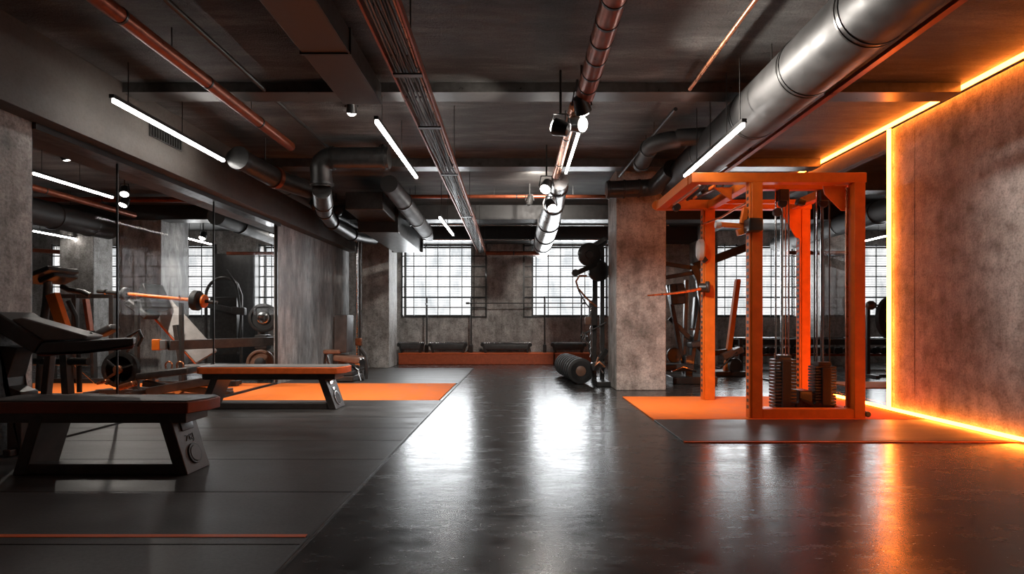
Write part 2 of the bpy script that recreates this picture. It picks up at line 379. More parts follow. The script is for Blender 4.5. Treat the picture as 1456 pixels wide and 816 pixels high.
pipe('ceiling_pipe', [(-2.9, 12.4, 3.18), (3.3, 12.4, 3.18)], .022, 'chrome', 'thin bright pipe crossing in front of the windows', 'pipe', (), (.3, .7))
pipe('ceiling_pipe', [(-2.9, 13.66, 3.04), (2.3, 13.66, 3.04)], .026, 'chrome', 'bright rail pipe right above the windows', 'pipe', (), ())
pipe('ceiling_pipe', [(-.8, 13.6, 2.70), (.55, 13.6, 2.70)], .05, 'rust', 'short orange brown pipe between the two middle windows', 'pipe', (.5,), (.2, .8))
pipe('ceiling_pipe', [(-3.5, 6.9, 3.06), (-3.5, 12.2, 3.06)], .10, 'dark', 'dark pipe along the top of the streaked wall', 'pipe', (.08, .3, .55), (.2, .6))
pipe('ceiling_pipe', [(-7.25, 6.6, 3.05), (-7.25, 10.6, 3.05)], .05, 'rust', 'orange brown pipe behind the glass, above the round duct', 'pipe', (.5,), (.3,))
pipe('ceiling_pipe', [(-9.6, 10.3, 3.28), (-5.6, 10.3, 3.28)], .05, 'rust', 'orange brown pipe crossing behind the glass at the column top', 'pipe', (.5,), ())
pipe('ceiling_pipe', [(-11.8, 13.2, 2.75), (-9.9, 13.2, 2.62)], .05, 'rust', 'orange brown pipe at the far end behind the glass', 'pipe', (), (.5,))
pipe('ceiling_pipe', [(-6.9, 13.3, 2.66), (-5.5, 13.3, 2.66)], .04, 'rust', 'orange brown pipe above the stacked plates window', 'pipe', (), (.5,))
pipe('ceiling_pipe', [(6.3, 13.2, 2.66), (8.0, 13.2, 2.66)], .05, 'rust', 'orange brown pipe behind the orange rack near the windows', 'pipe', (), (.5,))

# large round duct
DX, DZ, DR = 2.23, 3.02, .235
t = thing('round_duct', (DX, 5, DZ), 'large grey round duct above the orange rack', 'duct')
MB().tube([(DX, -2.5, DZ), (DX, 7.7, DZ), (DX, 8.0, DZ), (DX-.02, 8.25, DZ)], [DR, DR, DR*.95, DR*.72], 40).build('run', 'steel', t)
for q in (1.2, 3.55, 4.35, 5.35, 6.6, 7.65):
    MB().lathe((DX, q-.03, DZ), (0, 1, 0), [(0, DR), (.003, DR*1.022), (.016, DR*1.022), (.02, DR*1.004), (.04, DR*1.004), (.044, DR*1.022), (.057, DR*1.022), (.06, DR)], 40).build('joint_ring', 'dark', t)
for q in (2.5, 4.7, 6.2): hanger(DX-.12, q, DZ+DR*.8, t)
for q in (4.1, 5.8): hanger(DX+.16, q, DZ+DR*.6, t)
t = thing('duct_rail', (2.47, 4, 2.84), 'red brown rail along the underside of the large round duct', 'rail')
MB().box(2.44, 2.49, -2.5, 7.8, 2.83, 2.86).build('rail', 'rust', t)
for q in (1.2, 3.0, 4.5, 6.0, 7.4): MB().box(2.452, 2.478, q, q+.02, 2.86, 2.93).build('bracket', 'dark', t)
# duct elbow to the left of the large duct
t = thing('duct_elbow', (1.7, 8.3, 2.7), 'dark round duct elbow running to the square column', 'duct')
MB().tube([(1.28, 8.25, 2.98), (1.75, 8.25, 3.0)]+arc((1.75, 8.02, 3.0), (0, 1, 0), (1, 0, 0), .23, 0, 80, 8)+[(2.02, 7.4, 3.06)], .125, 24).build('run', 'dark', t)
for p, d in (((1.30, 8.25, 2.98), (1, 0, 0)), ((1.52, 8.25, 2.99), (1, 0, 0)), ((1.74, 8.25, 3.0), (1, 0, 0))):
    MB().lathe(p, d, [(0, .125), (.003, .136), (.03, .136), (.033, .125)], 24).build('joint_ring', 'steel', t)
t = thing('duct_bend', (1.75, 7.0, 3.1), 'bent round duct joining the side of the large duct', 'duct')
MB().tube([(2.1, 6.3, 3.12), (1.85, 6.45, 3.16)]+arc((1.85, 6.75, 3.14), (0, -1, 0), (-1, 0, 0), .28, 5, 85, 8)+[(1.58, 7.3, 3.08)], .10, 22).build('run', 'steel', t)
for p in ((1.57, 6.78, 3.14), (1.58, 7.2, 3.09)): MB().lathe(p, (0, 1, -.05), [(0, .10), (.003, .112), (.03, .112), (.033, .10)], 22).build('joint_ring', 'dark', t)
hanger(1.58, 7.0, 3.2, t)

# corrugated silver duct in the middle
t = thing('corrugated_duct', (.56, 10, 2.9), 'shiny silver corrugated duct running to the middle of the back wall', 'duct')
prof = []; L = 6.6; n = 60
for k in range(n+1):
    q = k/n; r = .125+.085*min(1, q*2.2); prof.append((q*L, r*(1.0 if k % 2 else .965)))
MB().lathe((.56, 7.7, 2.97), (.0, 1, -.018), prof, 30).build('run', 'silver', t)
for q in (.3, 1.4, 2.8, 4.2, 5.4):
    r = .125+.085*min(1, q/L*2.2)
    MB().lathe((.56, 7.7+q, 2.97-.018*q), (0, 1, -.018), [(0, r), (.004, r*1.07), (.06, r*1.07), (.064, r)], 30).build('clamp_band', 'steel', t)
for q in (8.5, 10.6, 12.4): hanger(.56, q, 3.08, t)

# flat dark duct, left of the cable tray
t = thing('flat_duct', (-1.5, 3, 3.15), 'flat dark rectangular duct against the ceiling beside the cable tray', 'duct')
MB().box(-1.70, -1.33, -2.0, 5.44, 3.15, 3.34).build('casing', 'dark', t, .006)
for q in (.6, 2.6, 4.4): MB().box(-1.715, -1.315, q, q+.03, 3.14, 3.35).build('flange', 'black', t)
MB().box(-1.335, -1.322, -2, 5.44, 3.142, 3.155).build('edge_strip', 'steel', t)

# cable tray
TA, TB = V((-.73, 1.0, 2.78)), V((-.935, 14.3, 2.78))
t = thing('cable_tray', (TA+TB)/2, 'long cable tray with bundled black cables running to the back wall', 'cable tray')
d = (TB-TA)
for s in (-1, 1):
    MB().bar(TA+V((s*.105, 0, .02)), TB+V((s*.105, 0, .02)), .014, .055).build('side_rail', 'rust', t)
rg = MB()
for k in range(20):
    p = TA+d*(k/19.5); rg.bar(p+V((-.1, 0, .028)), p+V((.1, 0, .028)), .03, .006)
rg.build('tray_grating', 'black', t)
mats = ['black', 'black', 'dark', 'black', 'steel', 'black', 'copper']
for k in range(7):
    pts = []
    for j in range(40):
        p = TA+d*(j/39); pts.append(p+V((-.078+.026*k+.006*math.sin(j*1.3+k*2), 0, .018+.006*math.sin(j*.9+k))))
    MB().tube(pts, .0105, 7).build('cable', mats[k], t)
for q in (.18, .38, .55, .75, .92):
    p = TA+d*q
    hanger(p.x-.112, p.y, p.z+.04, t); hanger(p.x+.112, p.y, p.z+.04, t)
for q in (.22, .3, .42, .62):
    p = TA+d*q; MB().bar(p+V((-.10, 0, -.012)), p+V((.10, 0, -.012)), .05, .012).build('strap', 'black', t)

# ducts at the upper left
t = thing('round_duct', (-2.2, 7.1, 3.12), 'dark round duct elbow crossing near the end of the red brown pipe', 'duct')
MB().tube([(-1.66, 7.2, 3.14), (-2.38, 7.2, 3.14)]+arc((-2.38, 7.2, 2.98), (0, 0, 1), (-1, 0, 0), .16, 10, 80, 6)+[(-2.54, 7.25, 2.80)], .135, 24).build('run', 'dark', t)
for x in (-1.7, -2.36): MB().lathe((x, 7.2, 3.14), (-1, 0, 0), [(0, .135), (.003, .15), (.035, .15), (.038, .135)], 24).build('joint_ring', 'black', t)
MB().lathe((-2.54, 7.245, 2.84), (0, .05, -1), [(0, .135), (.003, .15), (.035, .15), (.038, .135)], 24).build('joint_ring', 'black', t)
t = thing('rectangular_duct', (-2.4, 10, 2.7), 'dark rectangular duct with sloping ends beside the streaked wall', 'duct')
MB().prism([(-2.15, 8.9, 3.1), (-2.75, 8.9, 3.1), (-2.75, 8.9, 2.82), (-2.15, 8.9, 2.82)], (0, .9, -.04)).build('near_box', 'dark', t, .012)
MB().prism([(-2.75, 9.9, 2.62), (-2.15, 9.9, 2.62), (-2.15, 9.9, 2.98), (-2.75, 9.9, 2.98)], (-.05, 2.7, -.02)).build('far_box', 'dark', t, .012)
MB().prism([(-2.8, 9.78, 3.05), (-2.1, 9.78, 3.05), (-2.1, 9.78, 2.60), (-2.8, 9.78, 2.60)], (0, .12, 0)).build('flange', 'black', t, .006)
MB().prism([(-2.85, 12.6, 2.60), (-2.15, 12.6, 2.60), (-2.15, 12.6, 2.98), (-2.85, 12.6, 2.98)], (0, .06, 0)).build('flange', 'black', t, .006)
hanger(-2.7, 10.6, 2.95, t); hanger(-2.2, 10.6, 2.95, t); hanger(-2.2, 12, 2.95, t)
t = thing('round_duct', (-1.95, 9.6, 2.95), 'grey round duct with a pointed nozzle beside the rectangular duct', 'duct')
MB().tube([(-1.92, 8.3, 3.08), (-1.9, 9.2, 3.02), (-1.9, 11.4, 2.88), (-1.9, 11.9, 2.84), (-1.9, 12.2, 2.82)], [.13, .14, .14, .09, .03], 24).build('run', 'steel', t)
for q, z in ((9.2, 3.02), (10.4, 2.945), (11.38, 2.885)): MB().lathe((-1.90, q, z), (0, 1, -.065), [(0, .14), (.003, .152), (.04, .152), (.043, .14)], 24).build('joint_ring', 'dark', t)
hanger(-1.90, 9.8, 3.1, t)
t = thing('round_duct', (-3.3, 6.9, 2.9), 'dark stub duct at the end of the white tube by the deep beam', 'duct')
MB().tube([(-3.35, 6.75, 3.0), (-3.2, 7.35, 2.93), (-2.95, 7.9, 2.90)], [.12, .13, .12], 22).build('run', 'dark', t)
MB().tube([(-3.35, 6.70, 3.0), (-3.34, 6.78, 2.995)], .14, 22).build('collar', 'black', t)
MB().tube([(-3.2, 7.33, 2.932), (-3.18, 7.39, 2.928)], .145, 22).build('collar', 'rust', t)
hanger(-3.2, 7.1, 3.05, t)
t = thing('flexible_duct', (-3.0, 9, 2.8), 'dark sagging flexible duct along the streaked wall top', 'duct')
MB().tube([(-2.56, 7.3, 2.76), (-2.75, 7.9, 2.72), (-3.05, 8.8, 2.78), (-3.3, 9.9, 2.80), (-3.35, 11.2, 2.78), (-3.2, 12.4, 2.84)], [.12, .13, .12, .11, .12, .10], 22).build('run', 'dark', t)
for p in ((-2.75, 7.9, 2.72), (-3.05, 8.8, 2.78), (-3.3, 9.9, 2.80), (-3.35, 11.2, 2.78)): MB().disc(p, (-.2, 1, 0), .14, .04).build('clamp_band', 'black', t)
hanger(-3.05, 8.8, 2.88, t); hanger(-3.35, 11.2, 2.88, t)
# duct and conduits in the hall behind the glass
t = thing('round_duct', (-7.9, 9.5, 2.85), 'grey round duct hanging behind the glass', 'duct')
MB().tube([(-8.0, 6.6, 2.86), (-7.95, 10.9, 2.86)], .22, 30).build('run', 'steel', t)
for q in (7.6, 8.8, 9.6, 10.4): MB().lathe((-7.97, q, 2.86), (0, 1, 0), [(0, .22), (.003, .235), (.04, .235), (.043, .22)], 30).build('joint_ring', 'dark', t)
hanger(-7.97, 8.2, 3.05, t); hanger(-7.97, 10, 3.05, t)
t = thing('round_duct', (-5.2, 11, 2.9), 'grey round duct behind the glass beside the concrete wall', 'duct')
MB().tube([(-5.6, 10.4, 3.0), (-5.55, 13.8, 2.95)], .17, 26).build('run', 'steel', t)
for q in (11.2, 12.4): MB().lathe((-5.58, q, 2.985), (0, 1, -.01), [(0, .17), (.003, .183), (.04, .183), (.043, .17)], 26).build('joint_ring', 'dark', t)
hanger(-5.58, 11.7, 3.1, t)
t = thing('round_duct', (7, 11, 2.95), 'grey round duct in the hall behind the orange rack', 'duct')
MB().tube([(6.4, 9.4, 3.0), (6.4, 13.9, 2.95)], .2, 28).build('run', 'steel', t)
for q in (10, 11.2, 12.4): MB().lathe((6.4, q, 2.99), (0, 1, -.01), [(0, .2), (.003, .215), (.04, .215), (.043, .2)], 28).build('joint_ring', 'dark', t)
hanger(6.4, 10.6, 3.15, t); hanger(6.4, 12.6, 3.15, t)

# ================================================================== TUBE LIGHTS
def tube_light(x, y0, y1, z, lab, w=.028, rods=True, x1=None):
    x1 = x if x1 is None else x1
    t = thing('tube_light', ((x+x1)/2, (y0+y1)/2, z), lab, 'tube light', 'hanging white tube lights')
    MB().bar((x, y0, z), (x1, y1, z), w, w*.8).build('diffuser', 'tube', t)
    MB().bar((x, y0-.03, z+w*.9), (x1, y1+.03, z+w*.9), w*1.25, w).build('housing', 'black', t)
    for q in (.1, .55):
        if rods: hanger(x+(x1-x)*q, y0+(y1-y0)*q, z+w*1.2, t)
    return t
tube_light(-3.50, 4.86, 6.66, 2.955, 'long white tube light beside the deep concrete beam', .034)
tube_light(-1.355, 5.36, 7.42, 2.95, 'white tube light beside the end of the flat dark duct', .034)
tube_light(-1.29, 9.15, 11.0, 2.74, 'short distant white tube light left of the cable tray end', .03)
tube_light(1.935, 4.86, 5.56, 2.745, 'nearer white tube light under the large round duct', .034)
tube_light(1.935, 5.60, 6.55, 2.745, 'longer white tube light under the large round duct, toward the orange rack', .034)
tube_light(.61, 5.72, 7.32, 2.98, 'white tube light beside the coppery middle pipe', .026)
tube_light(-6.40, 7.4, 8.85, 3.0, 'upper white tube light behind the glass near the concrete pier', .034)
tube_light(-10.1, 11.7, 13.3, 2.93, 'lower distant white tube light behind the glass', .034)
tube_light(-7.5, 12.7, 13.7, 2.93, 'short white tube light behind the glass just past the column', .034)
tube_light(-5.3, 12.0, 13.2, 2.90, 'short white tube light behind the glass against the concrete wall', .03)
tube_light(8.12, 12.0, 13.3, 2.94, 'white tube light behind the glass beside the glowing upright strip', .034)

# ================================================================== SPOTLIGHTS
def spotlight(p, aim, lab, r=.055, power=60, ang=70, top=H, color=(1, .93, .85)):
    p = V(p); a = V(aim).normalized()
    t = thing('spotlight', p, lab, 'spotlight', 'ceiling spotlights')
    MB().lathe(p-a*.09, a, [(0, r*.5), (.01, r*.8), (.05, r*.86), (.11, r), (.15, r*1.06), (.15, r*.9)], 20).build('head', 'black', t)
    MB().lathe(p+a*.05, a, [(0, r*.80), (.006, r*.86), (.02, r*.82), (.034, r*.62), (.042, r*.3), (.044, .001)], 20).build('lens', 'spot' if power else 'dark', t)
    y = MB().tube([p+V((r*1.2, 0, 0)), p+V((r*.9, 0, r*1.7)), p+V((-r*.9, 0, r*1.7)), p+V((-r*1.2, 0, 0))], .008, 6)
    y.build('yoke', 'dark', t)
    if top: MB().tube([p+V((0, 0, r*1.7)), V((p.x, p.y, top))], .012, 8).build('stem', 'dark', t)
    if power:
        l = bpy.data.lights.new('spot_lamp', 'SPOT'); l.energy = power; l.spot_size = math.radians(ang); l.spot_blend = 1.0; l.shadow_soft_size = .04; l.color = color
        o = bpy.data.objects.new('spot_lamp', l); COL.objects.link(o); o.parent = t; o.location = a*.12
        o.rotation_euler = a.to_track_quat('-Z', 'Y').to_euler()
    return t
spotlight(at(500, 152, 6.05), (-.15, .5, -1), 'lit spotlight under the flat dark duct', .055, 320, 85)
spotlight(at(545, 214, 7.4), (-.35, .25, -1), 'small lit spotlight beside the white tube near the flat duct', .05, 260, 85)
spotlight(at(772, 236, 8.35), (-.15, 1, -.42), 'lit spotlight on the ceiling by the second steel beam', .05, 420, 110)
spotlight(at(827, 150, 5.1), (1.15, 2.3, -2.3), 'upper black spotlight of the cluster on the copper red pipe', .075, 520, 60)
spotlight(at(821, 177, 5.4), (1, -.78, -.28), 'lower black spotlight of the cluster, turned toward the orange rack', .08, 680, 84)
spotlight(at(797, 182, 5.2), (-1, .40, .40), 'black spotlight of the cluster turned up at the steel beam', .075, 85, 46)
spotlight(at(777, 265, 7.4), (-.3, -.6, -.8), 'spotlight on the coppery pipe where the silver duct begins', .08, 80)
spotlight(at(783, 292, 8.0), (.3, -.6, -.8), 'spotlight hanging below the front of the silver duct', .075, 90, 70, 2.80)
spotlight(at(753, 285, 9.5), (-.2, -.2, -1), 'tiny dark spotlight beside the silver duct', .06, 0)
spotlight(at(93, 218, 7.3), (.45, 1.7, -2.2), 'lit spotlight behind the glass near the concrete pier', .08, 420, 85)
spotlight(at(177, 272, 9.2), (.3, -.5, -1), 'upper lit spotlight by the pipe behind the glass', .07, 220, 90)
spotlight(at(177, 287, 9.5), (-.2, -.4, -1), 'lower lit spotlight by the column behind the glass', .07, 90)
spotlight(at(289, 335, 12.0), (-.2, -.4, -1), 'small lit spotlight behind the glass past the column', .07, 60)
# dark clamps hanging on the streaked wall's pipes
for px, py, dd, lab in ((450, 291, 9.2, 'dark clamp lamp at the top of the streaked wall, nearest'), (478, 300, 10.2, 'dark clamp lamp at the middle of the streaked wall top'), (513, 310, 11.2, 'dark clamp lamp by the end of the streaked wall')):
    spotlight(at(px, py, dd), (.6, -.5, -.6), lab, .10, 0)
# air vent on the beam
t = thing('air_vent', (-3.85, 6.1, 3.05), 'dark slatted air vent on the face of the deep beam', 'vent')
MB().box(-3.848, -3.83, 5.85, 6.4, 2.98, 3.12).build('vent_frame', 'dark', t, .004)
sl = MB()
for k in range(12): sl.box(-3.835, -3.82, 5.87+.044*k, 5.89+.044*k, 2.99, 3.11)
sl.build('slats', 'black', t)

# ================================================================== WEIGHT BENCHES
def bench(name, x0, x1, y0, y1, trim, lab, legl, legr, logo=False):
    t = thing(name, ((x0+x1)/2, (y0+y1)/2, 0.013), lab, 'bench')
    zt, zb, ch = .515, .435, .05
    # pad with cut corners, edged in colour
    poly = [(x0+ch, y0, zb), (x1-ch*1.2, y0, zb), (x1, y0+ch*3.0, zb), (x1, y1-ch, zb), (x1-ch, y1, zb), (x0+ch, y1, zb), (x0, y1-ch, zb), (x0, y0+ch, zb)]
    p = MB().prism(poly, (0, 0, zt-zb-.004)).build('pad', trim, t, .006)
    MB().prism([(x+(.012 if x < (x0+x1)/2 else -.012), y+(.012 if y < (y0+y1)/2 else -.012), zt-.006) for x, y, _ in poly], (0, 0, .012)).build('pad_top', 'greypad' if trim == 'orangetrim' else 'leather', p, .005)
    yc0, yc1 = y0+.05, y1-.03
    MB().box(x0+.06, x1-.10, yc0, yc1, zb-.072, zb-.002).build('seat_frame', 'frame', t, .006)
    for (xt, xb) in (legl, legr):
        w = .085
        lg = MB().prism([(xt, yc0-.004, zb-.03), (xt+w, yc0-.004, zb-.03), (xb+w, yc0-.004, .013), (xb, yc0-.004, .013)], (0, yc1-yc0+.006, 0)).build('leg', 'frame', t, .006)
        s = 1 if xb > xt else -1
        if s > 0:
            # outer face of the leg carries a recessed button, lettering and a round cap
            ex = V((xb-xt, 0, -(zb-.043))).normalized(); ny = V((0, 1, 0)); nn = ny.cross(ex).normalized()
            if nn.x < 0: nn = -nn
            o0 = V((xt+w, (yc0+yc1)/2, zb-.03)); Ln = (V((xb+w, 0, .013))-V((xt+w, 0, zb-.03))).length
            wd = yc1-yc0
            MB().pad(o0+ex*(Ln*.20)+nn*.004, ex, ny, nn, Ln*.17, wd*.5, .014, .006).build('button', 'black' if logo else 'chrome', lg)
            MB().disc(o0+ex*(Ln*.70)+nn*.004, nn, wd*.27, .014, 24).build('cap_ring', 'black' if logo else 'chrome', lg)
            MB().disc(o0+ex*(Ln*.70)+nn*.008, nn, wd*.21, .014, 24).build('cap', 'frame' if logo else 'steel', lg)
            if logo:
                cu = bpy.data.curves.new('lettering', 'FONT'); cu.body = 'ZKJ'; cu.size = .062; cu.extrude = .002; cu.align_x = 'CENTER'; cu.align_y = 'CENTER'
                cu.materials.append(M['black'])
                tx = bpy.data.objects.new('lettering', cu); COL.objects.link(tx); bpy.context.view_layer.update(); me = bpy.data.meshes.new_from_object(tx.evaluated_get(bpy.context.evaluated_depsgraph_get())); bpy.data.objects.remove(tx); lo = bpy.data.objects.new('lettering', me); COL.objects.link(lo); lo.parent = lg
                rot = Matrix((ny, -ex, nn)).transposed()
                lo.matrix_local = Matrix.Translation(o0+ex*(Ln*.42)+nn*.003-t.location) @ rot.to_4x4()
            else:
                MB().pad(o0+ex*(Ln*.42)+nn*.004, ex, ny, nn, Ln*.1, wd*.3, .012, .004).build('button', 'chrome', lg)
    MB().box(legl[1]+.05, legr[1]+.02, yc0+.005, yc0+.10, .014, .085).build('base_rail', 'frame', t, .006)
    return t
bench('weight_bench', -3.62, -2.15, 3.75, 4.10, 'redtrim', 'dark weight bench with red brown edge, nearest the viewer', (-3.30, -3.42), (-2.44, -2.32), True)
bench('weight_bench', -3.80, -2.07, 6.58, 7.0, 'orangetrim', 'weight bench with bright orange edge before the long orange mat', (-3.62, -3.78), (-2.38, -2.24))

# dark padded bench behind the near bench (raised deck with inclined head part)
t = thing('incline_bench', (-3.7, 4.45, .013), 'dark high padded bench behind the red-edged bench, head part raised', 'bench')
p = MB().prism([at(48, 503, 4.3), at(60, 487, 4.3), at(190, 481, 4.3), at(190, 491, 4.3), at(120, 501, 4.3)], (-.2, .32, 0)).build('seat_pad', 'leather', t, .012)
MB().prism([at(50, 504, 4.29), at(120, 502, 4.29), at(190, 492, 4.29), at(188, 496, 4.29), at(60, 507, 4.29)], (-.2, .31, 0)).build('edge_trim', 'redtrim', p, .004)
p = MB().prism([at(-9, 470, 4.3), at(-9, 443, 4.3), at(-4, 444, 4.3), at(58, 484, 4.3), at(46, 503, 4.3)], (0, .34, 0)).build('head_pad', 'leather', t, .014)
MB().prism([at(14, 454, 4.33), at(30, 451, 4.33), at(125, 478, 4.33), at(120, 483, 4.33), at(50, 485, 4.33)], (-.08, .28, 0)).build('bolster', 'greypad', t, .012)
XLG = -3.92
MB().prism([at(-2, 492, 4.36), at(24, 494, 4.36), at(6, 548, 4.36), V((XLG+.06, 4.36, .5)), V((XLG+.06, 4.36, .02)), V((XLG-.05, 4.36, .02)), V((XLG-.05, 4.36, .62))], (0, .16, 0)).build('leg', 'frame', t, .006)
MB().bar(at(72, 498, 4.5), at(58, 640, 4.5), .05, .06).build('leg', 'frame', t, .006)
MB().bar((XLG, 4.45, .05), (X(66, 4.5), 4.5, .045), .07, .06).build('base_rail', 'frame', t, .006)
MB().bar((XLG, 4.30, .04), (XLG, 4.63, .04), .06, .05).build('foot', 'frame', t, .006)
MB().tube([at(102, 476, 4.6), at(118, 481, 4.5), at(130, 474, 4.5)], .012, 8).build('handle', 'chrome', t)

# ================================================================== BEHIND THE LEFT GLASS
# incline press bench with orange barbell
t = thing('incline_bench', (-5.4, 9.1, 0), 'grey inclined bench with orange edge behind the glass', 'bench')
c0, c1 = at(222, 428, 9.3), at(294, 508, 9.3); ax = (c1-c0).normalized(); nn = V((ax.z, 0, -ax.x)); nn = nn if nn.z > 0 else -nn
wv_ = V((.55, .65, .52)); wv_ = (wv_-ax*wv_.dot(ax)).normalized(); nn = ax.cross(wv_).normalized()
if nn.y > 0: nn = -nn
bp = MB().pad((c0+c1)/2, ax, wv_, nn, (c1-c0).length, .38, .07, .02).build('backrest', 'palepad', t)
MB().bar(c0+nn*-.03+wv_*-.19, c1+nn*-.03+wv_*-.19, .02, .05, nn).build('edge_trim', 'orangetrim', bp, .004)
MB().pad(at(203, 440, 8.95), (.8, 0, -.6), (0, 1, 0), (.6, 0, .8), .42, .34, .12, .05).build('head_roll', 'leather', t)
MB().prism([at(196, 412, 8.8), at(203, 402, 8.8), at(217, 436, 8.8), at(203, 444, 8.8)], (0, .5, 0)).build('shroud', 'dark', t, .01)
MB().bar(at(300, 518, 9.0), (X(318, 9.0), 9.0, .06), .1, .1).build('leg', 'frame', t, .006)
MB().bar(at(250, 462, 9.1), (X(262, 9.1), 9.1, .06), .07, .08).build('leg', 'frame', t, .006)
MB().bar((X(212, 9.05), 9.05, .05), (X(338, 9.05), 9.05, .05), .10, .09).build('base_rail', 'frame', t, .006)
MB().bar((X(325, 9.0), 8.75, .04), (X(325, 9.0), 9.35, .04), .08, .07).build('foot', 'frame', t, .006)
MB().pad(at(290, 521, 8.9), (1, 0, 0), (0, 1, 0), (0, 0, 1), .6, .38, .06, .02).build('seat', 'greypad', t)
# upright rack posts that carry the barbell
t = thing('barbell_stand', (X(245, 8.5), 8.75, 0), 'dark two-post barbell stand holding the orange bar behind the glass', 'stand')
for px, py in ((195, 424), (258, 427)):
    po = MB().bar((X(px, 8.40), 8.40, .0), at(px, py+4, 8.40), .05, .06).build('post', 'frame', t, .005)
    MB().bar(at(px-3, py+1, 8.35), at(px-3, py-6, 8.31), .02, .03).build('hook', 'chrome', po)
    MB().bar((X(px, 8.40), 8.32, .03), (X(px, 8.40), 8.75, .03), .07, .06).build('foot', 'frame', t, .005)
MB().bar((X(184, 8.45), 8.45, .035), (X(259, 8.45), 8.45, .035), .06, .05).build('base_rail', 'frame', t, .005)
t = thing('barbell', at(225, 424, 8.33), 'orange barbell with black plates behind the glass', 'barbell')
b0, b1 = at(139, 414, 8.31), at(309, 430, 8.35); bd = b1-b0
MB().tube([b0+bd*.25, b0+bd*.80], .026, 12).build('shaft', 'orange', t)
MB().tube([b0, b0+bd*.26], .03, 12).build('sleeve', 'dark', t)
MB().tube([b0+bd*.80, b1], .026, 12).build('sleeve', 'steel', t)
MB().disc(b0+bd*.23, bd, .095, .06).build('plate', 'rubber', t)
MB().disc(b0+bd*.825, bd, .15, .10).build('plate', 'rubber', t)
MB().disc(b0+bd*.89, bd, .10, .04).build('collar', 'orange', t)
MB().disc(b0+bd*.07, bd, .04, .03).build('collar', 'chrome', t)
# lever machine with long arm and orange end cap, holding plates
t = thing('lever_machine', (X(372, 10.2), 10.2, 0), 'plate machine with a long dark arm and orange tip behind the glass', 'machine')
MB().bar(at(240, 491, 8.62), at(392, 485, 9.95), .10, .15).build('arm', 'frame', t, .008)
MB().pad(at(223, 490, 8.55), (1, .35, 0), (-.35, 1, 0), (0, 0, 1), .11, .14, .17, .02).build('arm_tip', 'orange', t)
MB().pad(at(233, 490, 8.59), (1, .35, 0), (-.35, 1, 0), (0, 0, 1), .09, .15, .15, .02).build('tip_collar', 'greypad', t)
MB().bar((X(372, 10.2), 10.25, .0), at(374, 470, 10.25), .14, .14).build('upright', 'frame', t, .008)
MB().pad(at(374, 486, 10.02), (1, 0, 0), (0, 1, 0), (0, 0, 1), .22, .2, .26, .03).build('pivot_block', 'dark', t)
MB().bar((X(330, 10.2), 10.2, .05), (X(388, 10.2), 10.2, .05), .12, .1).build('base_rail', 'frame', t, .006)
MB().tube([at(375, 452, 10.07), at(375, 452, 10.35)], .03, 10).build('plate_pin', 'chrome', t)
MB().tube([at(373, 516, 10.02), at(373, 516, 10.12)], .03, 10).build('plate_pin', 'chrome', t)
def plate(p, axis, r, th, lab, group, mat='rubber', hub='steel'):
    p = V(p); a = V(axis).normalized()
    t = thing('weight_plate', p-V((0, 0, r)), lab, 'weight plate', group)
    MB().lathe(p-a*th/2, a, [(0, r*.92), (th*.15, r), (th*.85, r), (th, r*.92), (th, r*.80), (th*.72, r*.76), (th*.72, r*.50), (th*.9, r*.46), (th*.9, r*.12), (th*.1, r*.12), (th*.1, r*.46), (th*.28, r*.5), (th*.28, r*.76), (0, r*.80)], 36).build('disc', mat, t)
    MB().lathe(p-a*th*.62, a, [(0, r*.34), (th*.1, r*.4), (th*1.14, r*.4), (th*1.24, r*.34)], 24).build('hub', hub, t)
    return t
plate(at(375, 452, 10.0), (.15, -1, 0), .255, .09, 'large black plate with steel hub on the upper pin behind the glass', 'plates on the lever machine', 'rubber', 'chrome')
plate(at(371, 516, 9.95), (.1, -1, 0), .24, .09, 'brown plate low on the lever machine, front one', 'plates on the lever machine', 'brown', 'rubber')
plate(at(388, 518, 10.5), (.1, -1, 0), .23, .08, 'brown plate low on the lever machine, rear one', 'plates on the lever machine', 'brown', 'rubber')
# arched cable machine by the panel
t = thing('arched_machine', (X(320, 12.8), 12.8, 0), 'dark round-topped machine against the wall panel behind the glass', 'machine')
MB().tube([(X(293, 12.8), 12.8, 0), at(293, 420, 12.8)]+arc(at(318, 420, 12.8), (1, 0, 0), (0, 0, 1), .40, 165, 40, 8)+[at(343, 420, 12.8), (X(343, 12.8), 12.8, 0)], .035, 10).build('arch', 'frame', t)
MB().bar(at(297, 434, 12.7), at(345, 444, 12.5), .08, .12).build('arm', 'dark', t, .006)
MB().pad(at(340, 442, 12.4), (1, 0, -.1), (0, 1, 0), (0, 0, 1), .28, .14, .17, .03).build('grip_box', 'steel', t)
MB().tube([at(322, 384, 12.75), at(336, 405, 12.7), at(343, 450, 12.7), at(338, 500, 12.7)], .03, 8).build('hose', 'black', t)
MB().box(X(300, 12.8), X(338, 12.8), 12.75, 12.95, .3, 1.6).build('backboard', 'dark', t, .01)
MB().bar((X(288, 12.8), 12.6, .05), (X(350, 12.8), 12.6, .05), .5, .1).build('base', 'frame', t, .006)
